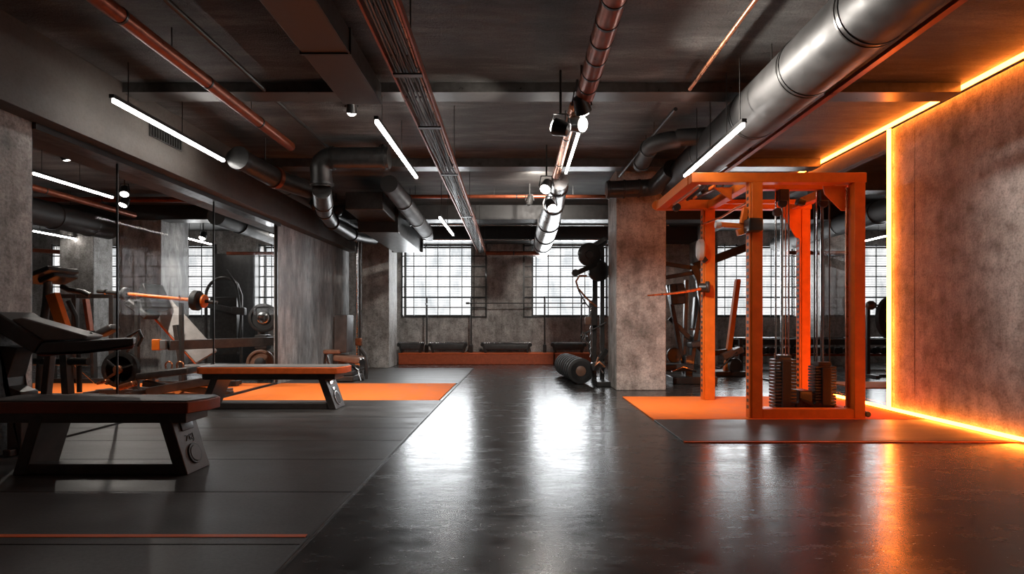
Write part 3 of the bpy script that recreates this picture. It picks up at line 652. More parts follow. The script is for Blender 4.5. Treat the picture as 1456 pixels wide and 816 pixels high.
# low cable base with chrome rods near the incline bench
t = thing('leg_press', (X(270, 8.2), 8.2, 0), 'low dark leg press base lying behind the orange-edged bench', 'machine')
MB().bar((X(215, 8.0), 8.0, .06), at(330, 535, 8.1), .28, .12).build('rail', 'frame', t, .01)
MB().bar(at(205, 545, 8.0), at(330, 560, 8.0), .10, .08).build('rail', 'dark', t, .01)
MB().pad(at(240, 530, 8.08), (1, 0, .12), (0, 1, 0), (0, 0, 1), .75, .34, .10, .03).build('seat', 'dark', t)
for px in (236, 252): MB().tube([at(px, 524, 8.2)]+arc(at(px+4, 519, 8.2), (1, 0, 0), (0, 0, 1), .05, 180, 0, 6)+[at(px+8, 524, 8.2)], .012, 8).build('handle', 'copper', t)
MB().disc(at(216, 540, 8.05), (0, 1, 0), .08, .1).build('pulley', 'chrome', t)
MB().disc(at(255, 553, 8.0), (0, 1, 0), .07, .1).build('roller', 'chrome', t)
MB().bar((X(225, 8.1), 7.95, .03), (X(225, 8.1), 8.35, .03), .08, .06).build('foot', 'frame', t, .006)
MB().bar((X(318, 8.2), 7.95, .03), (X(318, 8.2), 8.4, .03), .08, .06).build('foot', 'frame', t, .006)
# crouching dark cable machine with flywheel
t = thing('exercise_bike', (X(165, 8.0), 8.0, 0), 'dark exercise bike with coppery pedals behind the glass', 'bike')
fly = at(172, 525, 8.0)
w = MB().lathe(fly+V((0, -.04, 0)), (0, 1, 0), [(0, .22), (.01, .26), (.07, .26), (.08, .22), (.08, .19), (.05, .18), (.05, .05), (.03, .05), (.03, .18), (0, .19)], 32).build('flywheel', 'black', t)
MB().disc(fly+V((0, -.06, 0)), (0, 1, 0), .06, .05).build('hub', 'copper', w)
for a in (20, 140, 260):
    q = V((math.cos(math.radians(a)), 0, math.sin(math.radians(a))))
    MB().bar(fly+V((0, -.05, 0)), fly+q*.21+V((0, -.05, 0)), .04, .02).build('spoke', 'dark', w)
MB().bar(at(150, 545, 8.0), at(190, 478, 8.0), .06, .08).build('main_frame', 'frame', t, .006)
MB().bar(at(196, 556, 8.0), at(160, 484, 8.0), .06, .08).build('seat_post', 'frame', t, .006)
MB().pad(at(153, 470, 8.0), (.8, 0, .4), (0, 1, 0), (-.4, 0, .8), .26, .2, .10, .045).build('saddle', 'leather', t)
MB().tube([at(105, 472, 8.0), at(146, 473, 8.0)], .025, 10).build('handlebar', 'chrome', t)
MB().tube([at(180, 480, 7.9), at(198, 470, 7.9), at(202, 480, 7.9), at(196, 492, 7.9)], .022, 10).build('handlebar', 'black', t)
MB().bar((X(140, 8.0), 7.75, .04), (X(140, 8.0), 8.25, .04), .07, .07).build('foot', 'frame', t, .006)
MB().bar((X(198, 8.0), 7.75, .04), (X(198, 8.0), 8.25, .04), .07, .07).build('foot', 'frame', t, .006)
MB().bar((X(138, 8.0), 8.0, .05), (X(200, 8.0), 8.0, .05), .08, .07).build('base_rail', 'frame', t, .006)
pe = MB().bar(at(172, 525, 7.88), at(150, 540, 7.88), .03, .03).build('crank', 'copper', t)
MB().pad(at(147, 543, 7.84), (1, 0, .3), (0, 1, 0), (-.3, 0, 1), .14, .1, .04, .015).build('pedal', 'copper', pe)
pe = MB().bar(at(172, 525, 8.12), at(190, 512, 8.12), .03, .03).build('crank', 'copper', t)
MB().pad(at(182, 548, 7.84), (1, 0, .3), (0, 1, 0), (-.3, 0, 1), .22, .12, .08, .03).build('pedal', 'copper', t)
MB().tube([at(105, 515, 7.8), at(108, 521, 7.8), at(136, 545, 7.8)], .010, 8).build('lever', 'chrome', t)
# treadmill behind the glass
t = thing('treadmill', (X(80, 7.4), 7.4, 0), 'dark treadmill with orange side post behind the glass', 'treadmill')
con = MB().pad(at(68, 392, 7.3), (.93, .0, .36), (0, 1, 0), (-.36, 0, .93), .46, .5, .06, .02).build('console', 'dark', t)
MB().pad(at(70, 387, 7.2), (.93, 0, .36), (0, 1, 0), (-.36, 0, .93), .12, .2, .05, .01).build('display', 'orangetrim', con)
MB().pad(at(83, 395, 7.4), (.9, 0, .4), (0, 1, 0), (-.4, 0, .9), .24, .4, .09, .03).build('console_hood', 'black', con)
MB().tube([at(68, 398, 7.3), at(66, 430, 7.3), at(60, 470, 7.3), (X(56, 7.3), 7.3, .15)], .045, 12).build('upright', 'frame', t)
MB().tube([at(88, 407, 7.5), at(98, 412, 7.5), at(118, 415, 7.5), at(128, 420, 7.5)], .035, 12).build('handrail', 'black', t)
MB().bar(at(75, 418, 7.3), at(91, 466, 7.3), .09, .13).build('side_post', 'orange', t, .006)
MB().bar(at(91, 466, 7.3), (X(97, 7.3), 7.3, .1), .09, .11).build('side_post_foot', 'frame', t, .006)
MB().tube([at(97, 428, 7.4), at(108, 450, 7.4), at(112, 490, 7.4), (X(113, 7.4), 7.4, .12)], .03, 10).build('upright', 'black', t)
MB().box(X(48, 7.5), X(160, 7.5), 7.1, 7.42, .03, .10).build('deck', 'black', t, .02)
MB().box(X(60, 7.5), X(158, 7.5), 7.14, 7.38, .10, .11).build('belt', 'rubber', t)
MB().tube([at(48, 514, 7.3), at(126, 514, 7.3)], .05, 12).build('motor_cover', 'black', t)
for px in (54, 150): MB().box(X(px, 7.5)-.04, X(px, 7.5)+.04, 7.12, 7.40, 0, .03).build('foot', 'rubber', t, .005)
# pull-up frame behind the treadmill
t = thing('power_rack', (X(120, 9.6), 9.6, 0), 'black power rack frame with crossbar behind the treadmill', 'rack')
for px in (107, 160): MB().bar((X(px, 9.6), 9.6, 0), at(px, 419, 9.6), .08, .08).build('post', 'frame', t, .006)
MB().bar(at(76, 421, 9.6), at(184, 421, 9.6), .06, .07).build('crossbar', 'frame', t, .006)
MB().bar((X(76, 9.9), 9.9, 0), at(76, 421, 9.9), .08, .08).build('post', 'frame', t, .006)
MB().bar(at(76, 421, 9.9), at(76, 421, 9.55), .06, .07).build('crossbar', 'frame', t, .006)
MB().bar((X(72, 9.6), 9.6, .04), (X(165, 9.6), 9.6, .04), .08, .08).build('base_rail', 'frame', t, .006)
MB().bar(at(122, 425, 9.8), at(133, 500, 9.8), .06, .1).build('brace', 'rust', t, .006)
MB().bar(at(133, 500, 9.8), (X(134, 9.8), 9.8, .0), .06, .1).build('brace_foot', 'frame', t, .006)

# seat machine by the streaked wall
t = thing('seat_machine', (X(490, 9.9), 9.9, 0), 'brown padded seat machine with tall black backrest by the streaked wall', 'machine')
D = 9.9
MB().pad(at(489, 474, D), (1, 0, -.02), (0, 1, 0), (.02, 0, 1), .22, .40, .66, .03).build('backrest', 'leather', t)
MB().bar(at(478, 450, D+.25), (X(477, D+.25), D+.25, .1), .09, .07).build('back_post', 'frame', t, .006)
MB().pad(at(473, 500, D-.15), (1, 0, 0), (0, 1, 0), (0, 0, 1), .30, .13, .075, .03).build('arm_pad', 'brown', t)
MB().pad(at(473, 500, D+.35), (1, 0, 0), (0, 1, 0), (0, 0, 1), .30, .13, .075, .03).build('arm_pad', 'brown', t)
MB().pad(at(497, 510, D), (1, 0, -.12), (0, 1, 0), (.12, 0, 1), .46, .42, .12, .05).build('seat', 'brown', t)
MB().tube([at(490, 518, D), at(500, 520, D), at(509, 527, D), at(512, 540, D-.05), (X(511, D), D-.05, .03)], .02, 10).build('sled_rail', 'chrome', t)
MB().box(X(466, D), X(508, D), D-.25, D+.3, .02, .11).build('base', 'frame', t, .01)
MB().box(X(468, D), X(506, D), D-.2, D+.25, .11, .20).build('base_cover', 'steel', t, .02)
MB().bar((X(485, D), D, .15), at(487, 512, D), .12, .12).build('seat_post', 'frame', t, .006)
MB().bar((X(465, D), D-.15, .05), at(463, 500, D-.15), .04, .04).build('arm_post', 'chrome', t)
MB().bar((X(465, D), D+.33, .05), at(463, 500, D+.35), .04, .04).build('arm_post', 'chrome', t)
MB().disc(at(512, 516, D-.1), (1, -.4, 0), .09, .1).build('roller', 'chrome', t)
MB().tube([at(512, 495, D+.2), at(519, 505, D+.2), at(521, 525, D+.2), (X(520, D+.2), D+.2, .02)], .035, 10).build('side_guard', 'steel', t)
MB().disc(at(516, 537, D-.1), (1, 0, 0), .05, .04).build('wheel', 'rubber', t)
t = thing('cable_column', (X(509, 11.6), 11.6, 0), 'slim chrome cable post standing at the end of the streaked wall', 'post')
MB().tube([(X(507, 11.6), 11.6, .03), at(507, 330, 11.6)], .03, 12).build('tube', 'chrome', t)
MB().tube([(X(512, 11.6), 11.6, .03), at(512, 330, 11.6)], .02, 12).build('tube', 'dark', t)
MB().pad(at(510, 330, 11.6), (1, 0, 0), (0, 1, 0), (0, 0, 1), .16, .14, .12, .02).build('top_cap', 'black', t)
MB().pad(at(510, 486, 11.55), (1, 0, 0), (0, 1, 0), (0, 0, 1), .12, .14, .16, .03).build('carriage', 'copper', t)
MB().box(X(500, 11.6), X(519, 11.6), 11.4, 11.8, 0, .04).build('base_plate', 'frame', t, .005)

# ================================================================== BACK PLINTH AND ITS PADS
PZ = .275
pl = MB().box(-2.94, .84, 13.72, 14.3, 0, PZ-.02)
t = thing('plinth', (-1, 14, 0), 'long low red orange platform under the middle windows', 'platform')
pl.build('body', 'plinth', t, .01)
MB().box(-2.95, .85, 13.70, 14.32, PZ-.02, PZ).build('top_edge', 'orangetrim', t, .006)
t = thing('plinth', (1.2, 14, 0), 'short red orange platform behind the weight plates', 'platform')
MB().box(.88, 1.75, 13.72, 14.3, 0, PZ-.02).build('body', 'plinth', t, .01)
MB().box(.87, 1.76, 13.70, 14.32, PZ-.02, PZ).build('top_edge', 'orangetrim', t, .006)
def low_pad(px0, px1, lab, ends=(1, 1)):
    D = 13.95; a, c = X(px0, D), X(px1, D)
    t = thing('roller_bench', ((a+c)/2, D, PZ), lab, 'bench', 'low pads on the platform')
    MB().pad(((a+c)/2, D, PZ+.155), (1, 0, 0), (0, 1, 0), (0, 0, 1), c-a-.08, .22, .16, .05).build('pad', 'leather', t)
    MB().tube([(a, D-.10, PZ+.25), (c, D-.10, PZ+.25)], .017, 10).build('rail', 'chrome', t)
    for x, s in ((a, 1), (c, -1)):
        lg = MB().bar((x+s*.10, D, PZ+.012), (x+s*.02, D, PZ+.26), .06, .22, (0, 1, 0)).build('leg', 'black', t, .008)
        MB().disc((x+s*.02, D-.12, PZ+.2), (0, 1, 0), .045, .03, 16).build('knob', 'black', lg)
low_pad(567, 603, 'short dark pad bench at the column end of the platform')
low_pad(611, 664, 'long dark pad bench between the two thin posts')
low_pad(685, 755, 'dark pad bench in the middle of the platform under the wall pier')
low_pad(784, 832, 'dark pad bench behind the weight plates')
for px, lab in ((605, 'thin steel post between the two pad benches by the column'), (669, 'thin steel post before the edge of the wide window'), (775, 'thin steel post beside the pad bench behind the plates')):
    D = 13.9; x = X(px, D)
    t = thing('steel_post', (x, D, PZ), lab, 'post', 'thin posts on the platform')
    MB().tube([(x, D+.2, PZ), (x, D+.2, Z(421, D))], .022, 10).build('pole', 'steel', t)
    MB().pad((x, D+.2, PZ+.10), (1, 0, 0), (0, 1, 0), (0, 0, 1), .09, .14, .2, .02).build('foot_block', 'black', t)
    MB().bar((x, D+.2, Z(432, D)), (x, D+.07, Z(432, D)), .03, .03).build('hook', 'steel', t)
t = thing('barbell', at(735, 431, 13.93), 'long thin bar resting on the posts before the back wall', 'barbell')
MB().tube([at(664, 431, 13.95), at(832, 431, 13.95)], .014, 10).build('shaft', 'steel', t)
for px in (665, 831): MB().tube([at(px-2.5, 431, 13.95), at(px+2.5, 431, 13.95)], .028, 10).build('collar', 'black', t)
t = thing('steel_post', (X(824, 13.9), 13.9, PZ), 'thin steel post half behind the cable machine', 'post')
MB().tube([(X(828, 13.9), 14.1, PZ), (X(828, 13.9), 14.1, Z(421, 13.9))], .022, 10).build('pole', 'steel', t)
MB().bar((X(828, 13.9), 14.1, Z(432, 13.9)), (X(828, 13.9), 13.96, Z(432, 13.9)), .03, .03).build('hook', 'steel', t)

# ================================================================== CABLE MACHINE BY THE COLUMN
t = thing('cable_machine', (1.2, 9.4, 0), 'black cable machine standing against the square column', 'machine')
D = 9.5
for px in (845, 856):
    MB().bar((X(px, D), D, .0), at(px, 352, D), .07, .09).build('upright', 'black', t, .006)
MB().bar(at(840, 352, D), at(862, 340, D-.1), .1, .08).build('top_beam', 'dark', t, .006)
MB().bar(at(862, 342, D), at(838, 366, D-.1), .07, .07).build('top_beam', 'steel', t, .006)
wh = MB().lathe(at(838, 362, D-.15), (.25, -1, 0), [(-.05, .15), (-.04, .19), (-.02, .2), (.02, .2), (.04, .19), (.05, .15), (.05, .05), (-.05, .05)], 28).build('pulley', 'black', t)
MB().disc(at(838, 362, D-.22), (.25, -1, 0), .07, .05).build('pulley_hub', 'steel', wh)
MB().lathe(at(851, 385, D-.1), (.25, -1, 0), [(-.05, .14), (-.03, .18), (.03, .18), (.05, .14)], 26).build('pulley', 'black', t)
MB().bar(at(855, 372, D-.1), at(816, 390, D-.3), .05, .08).build('arm', 'black', t, .006)
MB().disc(at(818, 388, D-.3), (0, 1, 0), .06, .08).build('arm_roller', 'dark', t)
MB().tube([at(834, 392, D-.25), at(824, 392, D-.28), at(819, 400, D-.28), at(822, 410, D-.28), at(834, 424, D-.25), at(848, 436, D-.2)], .016, 10).build('cable', 'copper', t)
MB().tube([at(822, 412, D-.22), at(832, 430, D-.22), at(840, 440, D-.2)], .010, 8).build('cable', 'dark', t)
for k in range(14):
    p = at(840, 440+5*k, D-.2); dx = .012 if k % 2 else 0
    MB().tube([p+V((dx, .012-dx, .03)), p+V((-dx, -.012+dx, -.03))], .011, 7).build('chain_link', 'chrome', t)
MB().pad(at(843, 445, D-.12), (1, 0, 0), (0, 1, 0), (0, 0, 1), .14, .14, .42, .03).build('carriage', 'dark', t)
MB().pad(at(836, 456, D-.2), (1, 0, 0), (0, 1, 0), (0, 0, 1), .10, .10, .14, .03).build('grip', 'brown', t)
MB().tube([at(828, 484, D-.1), at(832, 474, D-.1), at(848, 466, D-.1), at(862, 458, D-.1)], .016, 8).build('handle', 'steel', t)
MB().tube([at(826, 477, D-.3), at(829, 472, D-.3), at(834, 476, D-.3), at(830, 484, D-.3), at(838, 489, D-.3)], .012, 8).build('handle', 'chrome', t)
MB().bar(at(846, 520, D-.1), at(834, 478, D-.1), .05, .05).build('brace', 'black', t, .006)
MB().bar(at(845, 522, D-.2), at(862, 497, D-.1), .07, .08).build('brace', 'black', t, .006)
MB().pad(at(850, 520, D-.15), (1, 0, .2), (0, 1, 0), (-.2, 0, 1), .24, .2, .14, .04).build('foot_plate', 'dark', t)
MB().tube([at(851, 508, D-.35), at(846, 520, D-.35), at(852, 514, D-.35), at(860, 522, D-.35)], .016, 8).build('linkage', 'copper', t)
MB().tube([at(850, 530, D-.35), at(853, 524, D-.35), at(858, 530, D-.35)], .016, 8).build('linkage', 'chrome', t)
MB().box(1.25, 1.475, D-.45, D+.3, 0, .08).build('base', 'black', t, .01)
# row of plates on the floor
ordn = ['nearest black plate of the floor row, face toward the viewer', 'second plate back in the floor row', 'third plate back in the floor row', 'fourth plate back in the floor row', 'fifth plate back in the floor row', 'sixth plate back in the floor row', 'seventh plate back in the floor row', 'hindmost plate of the floor row, next to the platform']
p0 = plate((1.03, 9.42, .222), (-.09, 1, 0), .215, .07, ordn[0], 'row of black plates on the floor', 'rubber', 'brown')
p0.location.z = .007
for k in range(1, 8):
    dup(p0, (1.03-.0186*k, 9.42+.2*k, .007), ordn[k])

# ================================================================== ORANGE RACK
t = thing('cable_rack', (3.05, 6.7, .014), 'tall orange cable rack with twin weight stacks on the orange mat', 'rack')
y0, y1 = 6.0, 7.43
zt0, zt1 = 2.535, 2.64
PB = .014
def post(x0, x1, ya, yb, z1, holes):
    p = MB().box(x0, x1, ya, yb, PB, z1).build('post', 'orange', t, .005)
    if holes:
        s = MB().box(x0-.022, x0-.002, ya+.01, yb-.01, PB, z1).build('hole_strip', 'orange', p, .003)
        h = MB()
        for k in range(34): h.box(x0-.024, x0-.019, ya+.035, yb-.035, PB+.10+k*.07, PB+.135+k*.07)
        h.build('holes', 'black', p)
post(2.485, 2.60, y0, y0+.12, zt0, True)
post(3.58, 3.695, y0, y0+.12, zt0, False)
post(2.455, 2.59, y1, y1+.12, zt0, True)
post(3.735, 3.85, y1, y1+.12, zt0, True)
MB().box(1.84, 3.71, y0, y0+.12, zt0, zt1).build('top_beam', 'orange', t, .006)
MB().box(1.83, 3.87, y1, y1+.12, zt0, zt1+.02).build('top_beam', 'orange', t, .006)
MB().box(1.832, 1.95, y0+.12, y1, zt0+.002, zt1+.004).build('side_beam', 'orange', t, .006)
MB().box(3.60, 3.70, y0+.12, y1, zt0+.002, zt1-.004).build('side_beam', 'orange', t, .006)
MB().box(2.49, 2.60, y0+.12, y1, zt0+.002, zt1-.004).build('side_beam', 'orange', t, .006)
MB().tube(arc((1.90, y1+.06, 2.6), (0, 1, 0), (-1, 0, 0), .07, -90, 90, 8), .06, 12).build('corner_cap', 'orange', t)
MB().box(2.60, 3.58, y0+.005, y0+.115, PB, .115).build('base_rail', 'orange', t, .006)
MB().box(3.60, 3.69, y0+.12, y1, PB, .09).build('base_rail', 'orange', t, .006)
MB().box(2.85, 3.61, 6.36, 6.66, PB, .045).build('base_plate', 'orange', t, .006)
MB().tube([(3.555, y0+.10, .06), (3.555, y0+.10, 2.5)], .016, 10).build('guide_tube', 'copper', t)
MB().tube([(3.555, y0+.10, .02), (3.555, y0+.10, .13)], .026, 10).build('guide_foot', 'chrome', t)
MB().disc((3.72, y0+.02, .06), (0, 1, 0), .03, .06, 14).build('bolt', 'black', t)
# gusset plates
MB().prism([at(1108, 297, 7.415), at(1139, 297, 7.415), at(1139, 340, 7.415), at(1131, 337, 7.415)], (0, .02, 0)).build('gusset', 'orange', t, .003)
MB().prism([(3.58, y0+.14, 2.53), (3.32, y0+.14, 2.53), (3.34, y0+.14, 2.44), (3.52, y0+.14, 2.26), (3.58, y0+.14, 2.26)], (0, .02, 0)).build('gusset', 'orange', t, .003)
MB().prism([(2.25, y0+.5, 2.60), (2.46, y0+.5, 2.60), (2.46, y0+.5, 2.45)], (0, .03, 0)).build('gusset', 'orange', t, .003)
# sliding block with handle bars at the near post
bl = MB().pad((2.49, y0-.02, Z(321, 6.0)), (1, 0, 0), (0, 1, 0), (0, 0, 1), .15, .16, .14, .02).build('sliding_block', 'black', t)
MB().bar(at(1023, 319, 6.15), at(1064, 322, 6.1), .04, .05).build('handle_arm', 'orange', bl, .006)
MB().bar(at(1048, 331, 6.1), at(1066, 326, 6.1), .06, .07).build('handle_arm', 'orange', bl, .006)
MB().bar(at(1056, 318, 6.08), at(1060, 296, 6.08), .06, .06).build('handle_arm', 'orange', bl, .006)
MB().disc(at(1021, 320, 6.15), (1, 0, 0), .035, .06, 16).build('end_cap', 'pale', bl)
MB().tube([at(998, 319, 6.6), at(1025, 309, 6.4), at(1045, 297, 6.2), at(1066, 286, 6.1)], .012, 8).build('pull_rod', 'copper', t)
MB().tube([at(958, 290, 7.2), at(995, 262, 6.3)], .018, 8).build('pull_rod', 'pale', t)
for k in range(4): MB().bar(at(968+k*9, 286-k*2, 7.1), at(992+k*12, 266-k, 6.45), .022, .03).build('slider_rail', 'black' if k % 2 else 'orange', t)
MB().pad(at(1005, 270, 6.7), (1, 0, .4), (0, 1, 0), (-.4, 0, 1), .22, .2, .08, .03).build('trolley', 'black', t)
MB().disc(at(962, 295, 7.4), (0, 1, 0), .05, .07, 16).build('pulley', 'black', t)
# pulleys and cables
for x, lab in ((3.03, 0), (3.50, 0)):
    hs = MB().box(x-.055, x+.055, 6.42, 6.52, 2.43, 2.56).build('pulley_housing', 'black', t, .008)
    MB().disc((x, 6.47, 2.41), (0, 1, 0), .05, .04, 20).build('pulley', 'rubber', hs)
    MB().bar((x, 6.47, 2.56), (x, 6.47, 2.63), .05, .05).build('bracket', 'black', hs)
MB().box(2.5, 3.66, 6.42, 6.52, 2.56, 2.62).build('cross_beam', 'orange', t, .005)
MB().pad((3.45, 6.9, 2.51), (1, 0, -.3), (0, 1, 0), (.3, 0, 1), .10, .1, .07, .02).build('pulley_housing', 'black', t)
MB().bar((2.60, 7.1, 2.56), (3.72, 7.1, 2.56), .05, .05).build('cross_beam', 'orange', t, .005)
def stack(cx, w, top):
    n = 15; z0 = .05; hh = (top-z0)/n
    for k in range(n):
        MB().pad((cx, 6.5, z0+hh*(k+.5)), (1, 0, 0), (0, 1, 0), (0, 0, 1), w*(1 if k % 2 else .97), .17, hh*.80, hh*.25).build('stack_plate', 'black', t)
    MB().box(cx-.05, cx+.05, 6.39, 6.425, z0, top-.02).build('stack_spine', 'rubber', t, .004)
    MB().pad((cx, 6.5, top+.02), (1, 0, 0), (0, 1, 0), (0, 0, 1), w*.6, .13, .05, .012).build('stack_head', 'black', t)
stack(3.045, .25, .62); stack(3.50, .245, .54)
for x, r, mt in ((2.965, .010, 'chrome'), (3.115, .010, 'chrome'), (3.035, .016, 'chrome'), (3.44, .010, 'chrome'), (3.50, .018, 'chrome'), (3.585, .008, 'dark')):
    MB().tube([(x, 6.5, .05), (x, 6.5, 2.57)], r, 10).build('guide_rod', mt, t)
MB().tube([(3.08, 6.5, .05), (3.08, 6.5, 2.40)], .007, 8).build('cable', 'copper', t)
# carriage at mid guide, low pulley unit
MB().disc(at(1105, 302, 6.5), (0, 1, 0), .05, .05, 20).build('pulley', 'steel', t)
MB().box(3.20, 3.35, 6.42, 6.62, .045, .26).build('low_pulley_box', 'black', t, .012)
MB().tube([(3.18, 6.45, .08), (3.22, 6.42, .16), (3.30, 6.40, .12), (3.38, 6.42, .07)], .022, 8).build('low_pulley_arm', 'black', t)
MB().disc((3.20, 6.42, .09), (0, 1, 0), .045, .05, 18).build('pulley', 'black', t)
MB().disc((3.40, 6.42, .09), (0, 1, 0), .045, .05, 18).build('pulley', 'black', t)
# pale pulley cover and bar on rear post
MB().lathe(at(996, 355, 7.40), (1, -.2, 0), [(-.05, .10), (-.02, .14), (.03, .14), (.05, .10)], 24).build('pulley_cover', 'pale', t)
MB().bar(at(996, 362, 7.42), at(1004, 372, 7.42), .04, .06).build('cover_bracket', 'dark', t)
MB().disc(at(1000, 409, 7.36), (1, -.5, 0), .06, .10, 20).build('swivel', 'black', t)
MB().disc(at(1006, 408, 7.36), (1, -.5, 0), .075, .05, 20).build('swivel', 'steel', t)
MB().tube([at(921, 420, 7.0), at(958, 417, 7.15), at(985, 413, 7.28), at(1001, 409, 7.36)], [.010, .016, .02, .022], 10).build('lever_bar', 'copper', t)

# ================================================================== MACHINES BEHIND THE COLUMN AND RACK
t = thing('press_machine', (2.95, 9.7, 0), 'dark press machine with crossed frame arms behind the square column', 'machine')
D = 9.7
MB().bar(at(950, 405, D), (X(974, D), D, .10), .07, .09).build('frame_arm', 'black', t, .006)
MB().bar(at(1000, 405, D), (X(980, D), D, .10), .07, .09).build('frame_arm', 'black', t, .006)
MB().bar(at(976, 398, D+.15), (X(972, D+.15), D+.15, .1), .06, .08).build('frame_arm', 'dark', t, .006)
MB().bar(at(940, 374, D), at(985, 381, D), .06, .07).build('top_arm', 'black', t, .006)
MB().bar(at(938, 396, D), at(985, 388, D), .05, .07).build('top_arm', 'black', t, .006)
MB().bar(at(985, 378, D), at(1000, 410, D), .10, .12).build('top_arm', 'black', t, .006)
MB().bar(at(985, 380, D+.2), at(1060, 352, D+.4), .09, .14).build('boom', 'dark', t, .01)
MB().pad(at(963, 418, D-.1), (1, 0, .1), (0, 1, 0), (-.1, 0, 1), .26, .12, .36, .05).build('back_pad', 'leather', t)
MB().pad(at(968, 412, D-.17), (1, 0, .1), (0, 1, 0), (-.1, 0, 1), .14, .06, .2, .03).build('badge', 'dark', t)
MB().pad(at(990, 445, D+.1), (1, 0, 0), (0, 1, 0), (.08, 0, 1), .12, .16, .6, .04).build('side_shroud', 'dark', t)
MB().bar(at(980, 468, D), at(1003, 468, D), .05, .03).build('rung', 'steel', t)
MB().pad(at(962, 522, D-.1), (1, 0, 0), (0, 1, 0), (0, 0, 1), .5, .4, .12, .04).build('seat', 'steel', t)
MB().box(X(950, D), X(1012, D), D-.3, D+.3, 0, .12).build('base', 'black', t, .012)
MB().tube([at(955, 528, D-.35), at(972, 522, D-.35), at(990, 528, D-.35)], .016, 8).build('linkage', 'chrome', t)
MB().bar((X(976, D), D-.1, .1), at(978, 505, D-.1), .12, .12).build('pivot', 'black', t, .01)
MB().bar(at(992, 398, D-.05), (X(1008, D), D-.05, .1), .06, .08).build('frame_arm', 'black', t, .006)
MB().bar(at(952, 452, D+.1), at(1000, 500, D+.1), .06, .08).build('frame_arm', 'black', t, .006)
MB().pad(at(996, 488, D-.05), (1, 0, .15), (0, 1, 0), (-.15, 0, 1), .40, .3, .10, .035).build('seat', 'leather', t)
MB().disc(at(958, 505, D-.25), (.2, -1, 0), .13, .06).build('pulley', 'black', t)
t = thing('lever_machine', (4.0, 11.4, 0), 'dark lever machine with a leaning orange lever behind the rack', 'machine')
D = 11.0
MB().bar((X(1032, D), D, .06), at(1049, 399, D), .09, .11).build('lever', 'orange', t, .006)
MB().pad(at(1049, 399, D), (1, 0, 0), (0, 1, 0), (0, 0, 1), .09, .1, .06, .02).build('lever_cap', 'orange', t)
MB().box(X(1012, D), X(1056, D), D-.25, D+.3, 0, .09).build('base', 'black', t, .012)
MB().bar((X(1008, D), D, .42), (X(1054, D), D, .50), .10, .10).build('rail', 'black', t, .008)
MB().bar((X(1012, D), D, .05), at(1012, 485, D), .07, .07).build('leg', 'black', t, .006)
MB().bar((X(1053, D), D, .05), at(1053, 480, D), .07, .07).build('leg', 'black', t, .006)
MB().pad(at(1040, 502, D-.12), (1, 0, .4), (0, 1, 0), (-.4, 0, 1), .42, .26, .12, .04).build('seat', 'brown', t)
MB().disc(at(1045, 520, D-.2), (.3, -1, 0), .15, .07).build('pulley', 'black', t)
MB().tube([at(1024, 524, D-.25), at(1036, 512, D-.25), at(1048, 500, D-.25)], .016, 8).build('linkage', 'chrome', t)
# dumbbell rack in the hall behind the rack
D = 12.7
t = thing('dumbbell_rack', (6.6, D, 0), 'long dark dumbbell rack behind the glass before the windows', 'rack')
MB().box(4.75, 8.75, D-.02, D+.06, .52, .66).build('upper_shelf', 'frame', t, .006)
MB().box(4.75, 8.75, D-.22, D+.0, .28, .33).build('lower_shelf', 'rust', t, .006)
for x in (4.85, 6.2, 7.5, 8.65):
    MB().box(x-.04, x+.04, D+.06, D+.12, 0, .60).build('leg', 'frame', t, .006)
    MB().box(x-.05, x+.05, D-.3, D+.25, 0, .05).build('foot', 'frame', t, .006)
MB().tube([(4.7, D-.04, .68), (8.8, D-.04, .68)], .016, 8).build('rail', 'chrome', t)
def dumbbell(p, lab):
    p = V(p); t = thing('dumbbell', p, lab, 'dumbbell', 'dumbbells on the long rack behind the glass')
    c = p+V((0, 0, .075))
    MB().tube([c+V((0, -.11, 0)), c+V((0, .11, 0))], .018, 10).build('handle', 'chrome', t)
    for s in (-1, 1): MB().lathe(c+V((0, s*.11-.045, 0)), (0, 1, 0), [(0, .058), (.012, .075), (.078, .075), (.09, .058)], 12).build('weight', 'rubber', t)
    return t
nd = 18; d0 = None
for k in range(nd):
    x = 5.0+.205*k
    lab = 'black dumbbell on the lower shelf of the long rack'
    if d0 is None: d0 = dumbbell((x, D-.11, .33), lab)
    else: dup(d0, (x, D-.11, .33), lab)
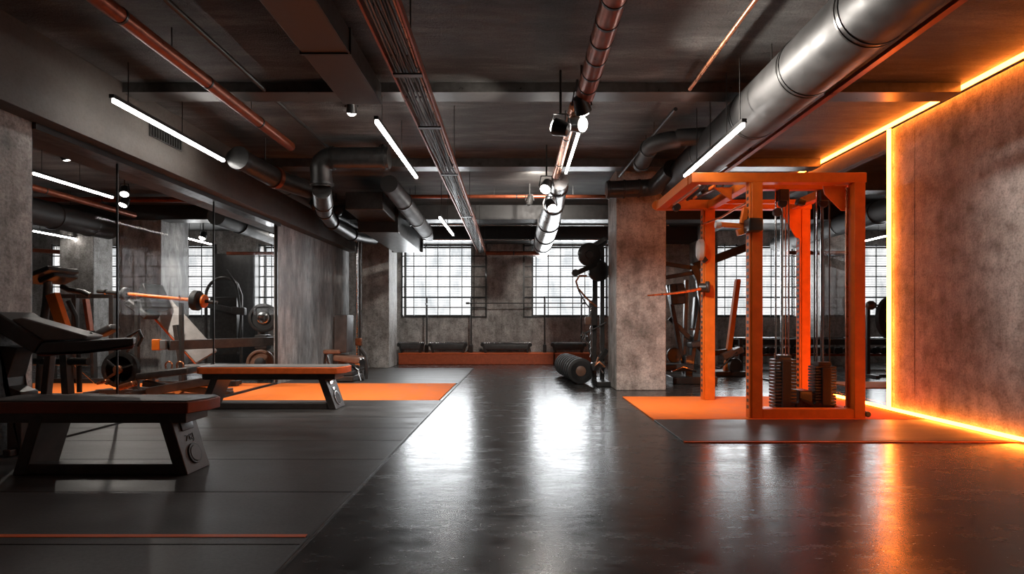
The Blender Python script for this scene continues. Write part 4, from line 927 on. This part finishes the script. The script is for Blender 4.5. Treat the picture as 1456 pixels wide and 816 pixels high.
# barbell rack with a big plate, beside the glowing upright strip
t = thing('barbell_stand', (6.9, 10.6, 0), 'dark barbell stand behind the glass beside the glowing strip', 'stand')
D = 10.6
for px in (1234, 1300):
    MB().bar((X(px, D), D, 0), at(px, 438, D), .06, .06).build('post', 'frame', t, .005)
    MB().bar((X(px, D), D-.3, .03), (X(px, D), D+.3, .03), .07, .06).build('foot', 'frame', t, .005)
MB().bar((X(1234, D), D, .03), (X(1300, D), D, .03), .06, .05).build('base_rail', 'frame', t, .005)
t = thing('barbell', at(1260, 434, D), 'barbell with ball-shaped end resting on the stand by the glowing strip', 'barbell')
MB().tube([at(1236, 434, D-.05), at(1310, 434, D-.05)], .018, 10).build('shaft', 'steel', t)
MB().lathe(at(1238, 434, D-.05), (1, 0, 0), [(-.09, .02), (-.07, .06), (-.02, .085), (.03, .085), (.07, .06), (.09, .02)], 20).build('end_weight', 'brown', t)
plate(at(1268, 452, 9.9), (.4, -1, 0), .38, .10, 'large black plate leaning by the glowing upright strip behind the glass', 'plates behind the rack', 'rubber', 'dark').location.z += 0
MB().bar((X(1268, 9.9), 9.9, .0), at(1268, 482, 9.9), .12, .1).build('plate_stand', 'frame', None).update_tag()
bpy.data.objects['plate_stand']['label'] = 'short dark floor stand under the large black plate'; bpy.data.objects['plate_stand']['category'] = 'stand'

# ================================================================== WORLD, CAMERA
w = bpy.data.worlds.new('world'); scn.world = w; w.use_nodes = True
bg = w.node_tree.nodes['Background']; bg.inputs[0].default_value = (.75, .85, 1, 1); bg.inputs[1].default_value = .6
cam = bpy.data.cameras.new('camera'); co = bpy.data.objects.new('camera', cam); COL.objects.link(co)
co.location = (0, 0, CH); co.rotation_euler = (math.radians(90), 0, 0)
cam.sensor_width = 36; cam.lens = 36*F/1456; cam.shift_x = -(VX-728)/1456; cam.shift_y = (HY-408)/1456
cam.clip_start = .05; cam.clip_end = 100
scn.camera = co
vs = scn.view_settings; vs.view_transform = 'Standard'; vs.look = 'None'; vs.gamma = 1; vs.use_curve_mapping = False; vs.exposure = 0.0
scn.cycles.max_bounces = 8; scn.cycles.transparent_max_bounces = 8
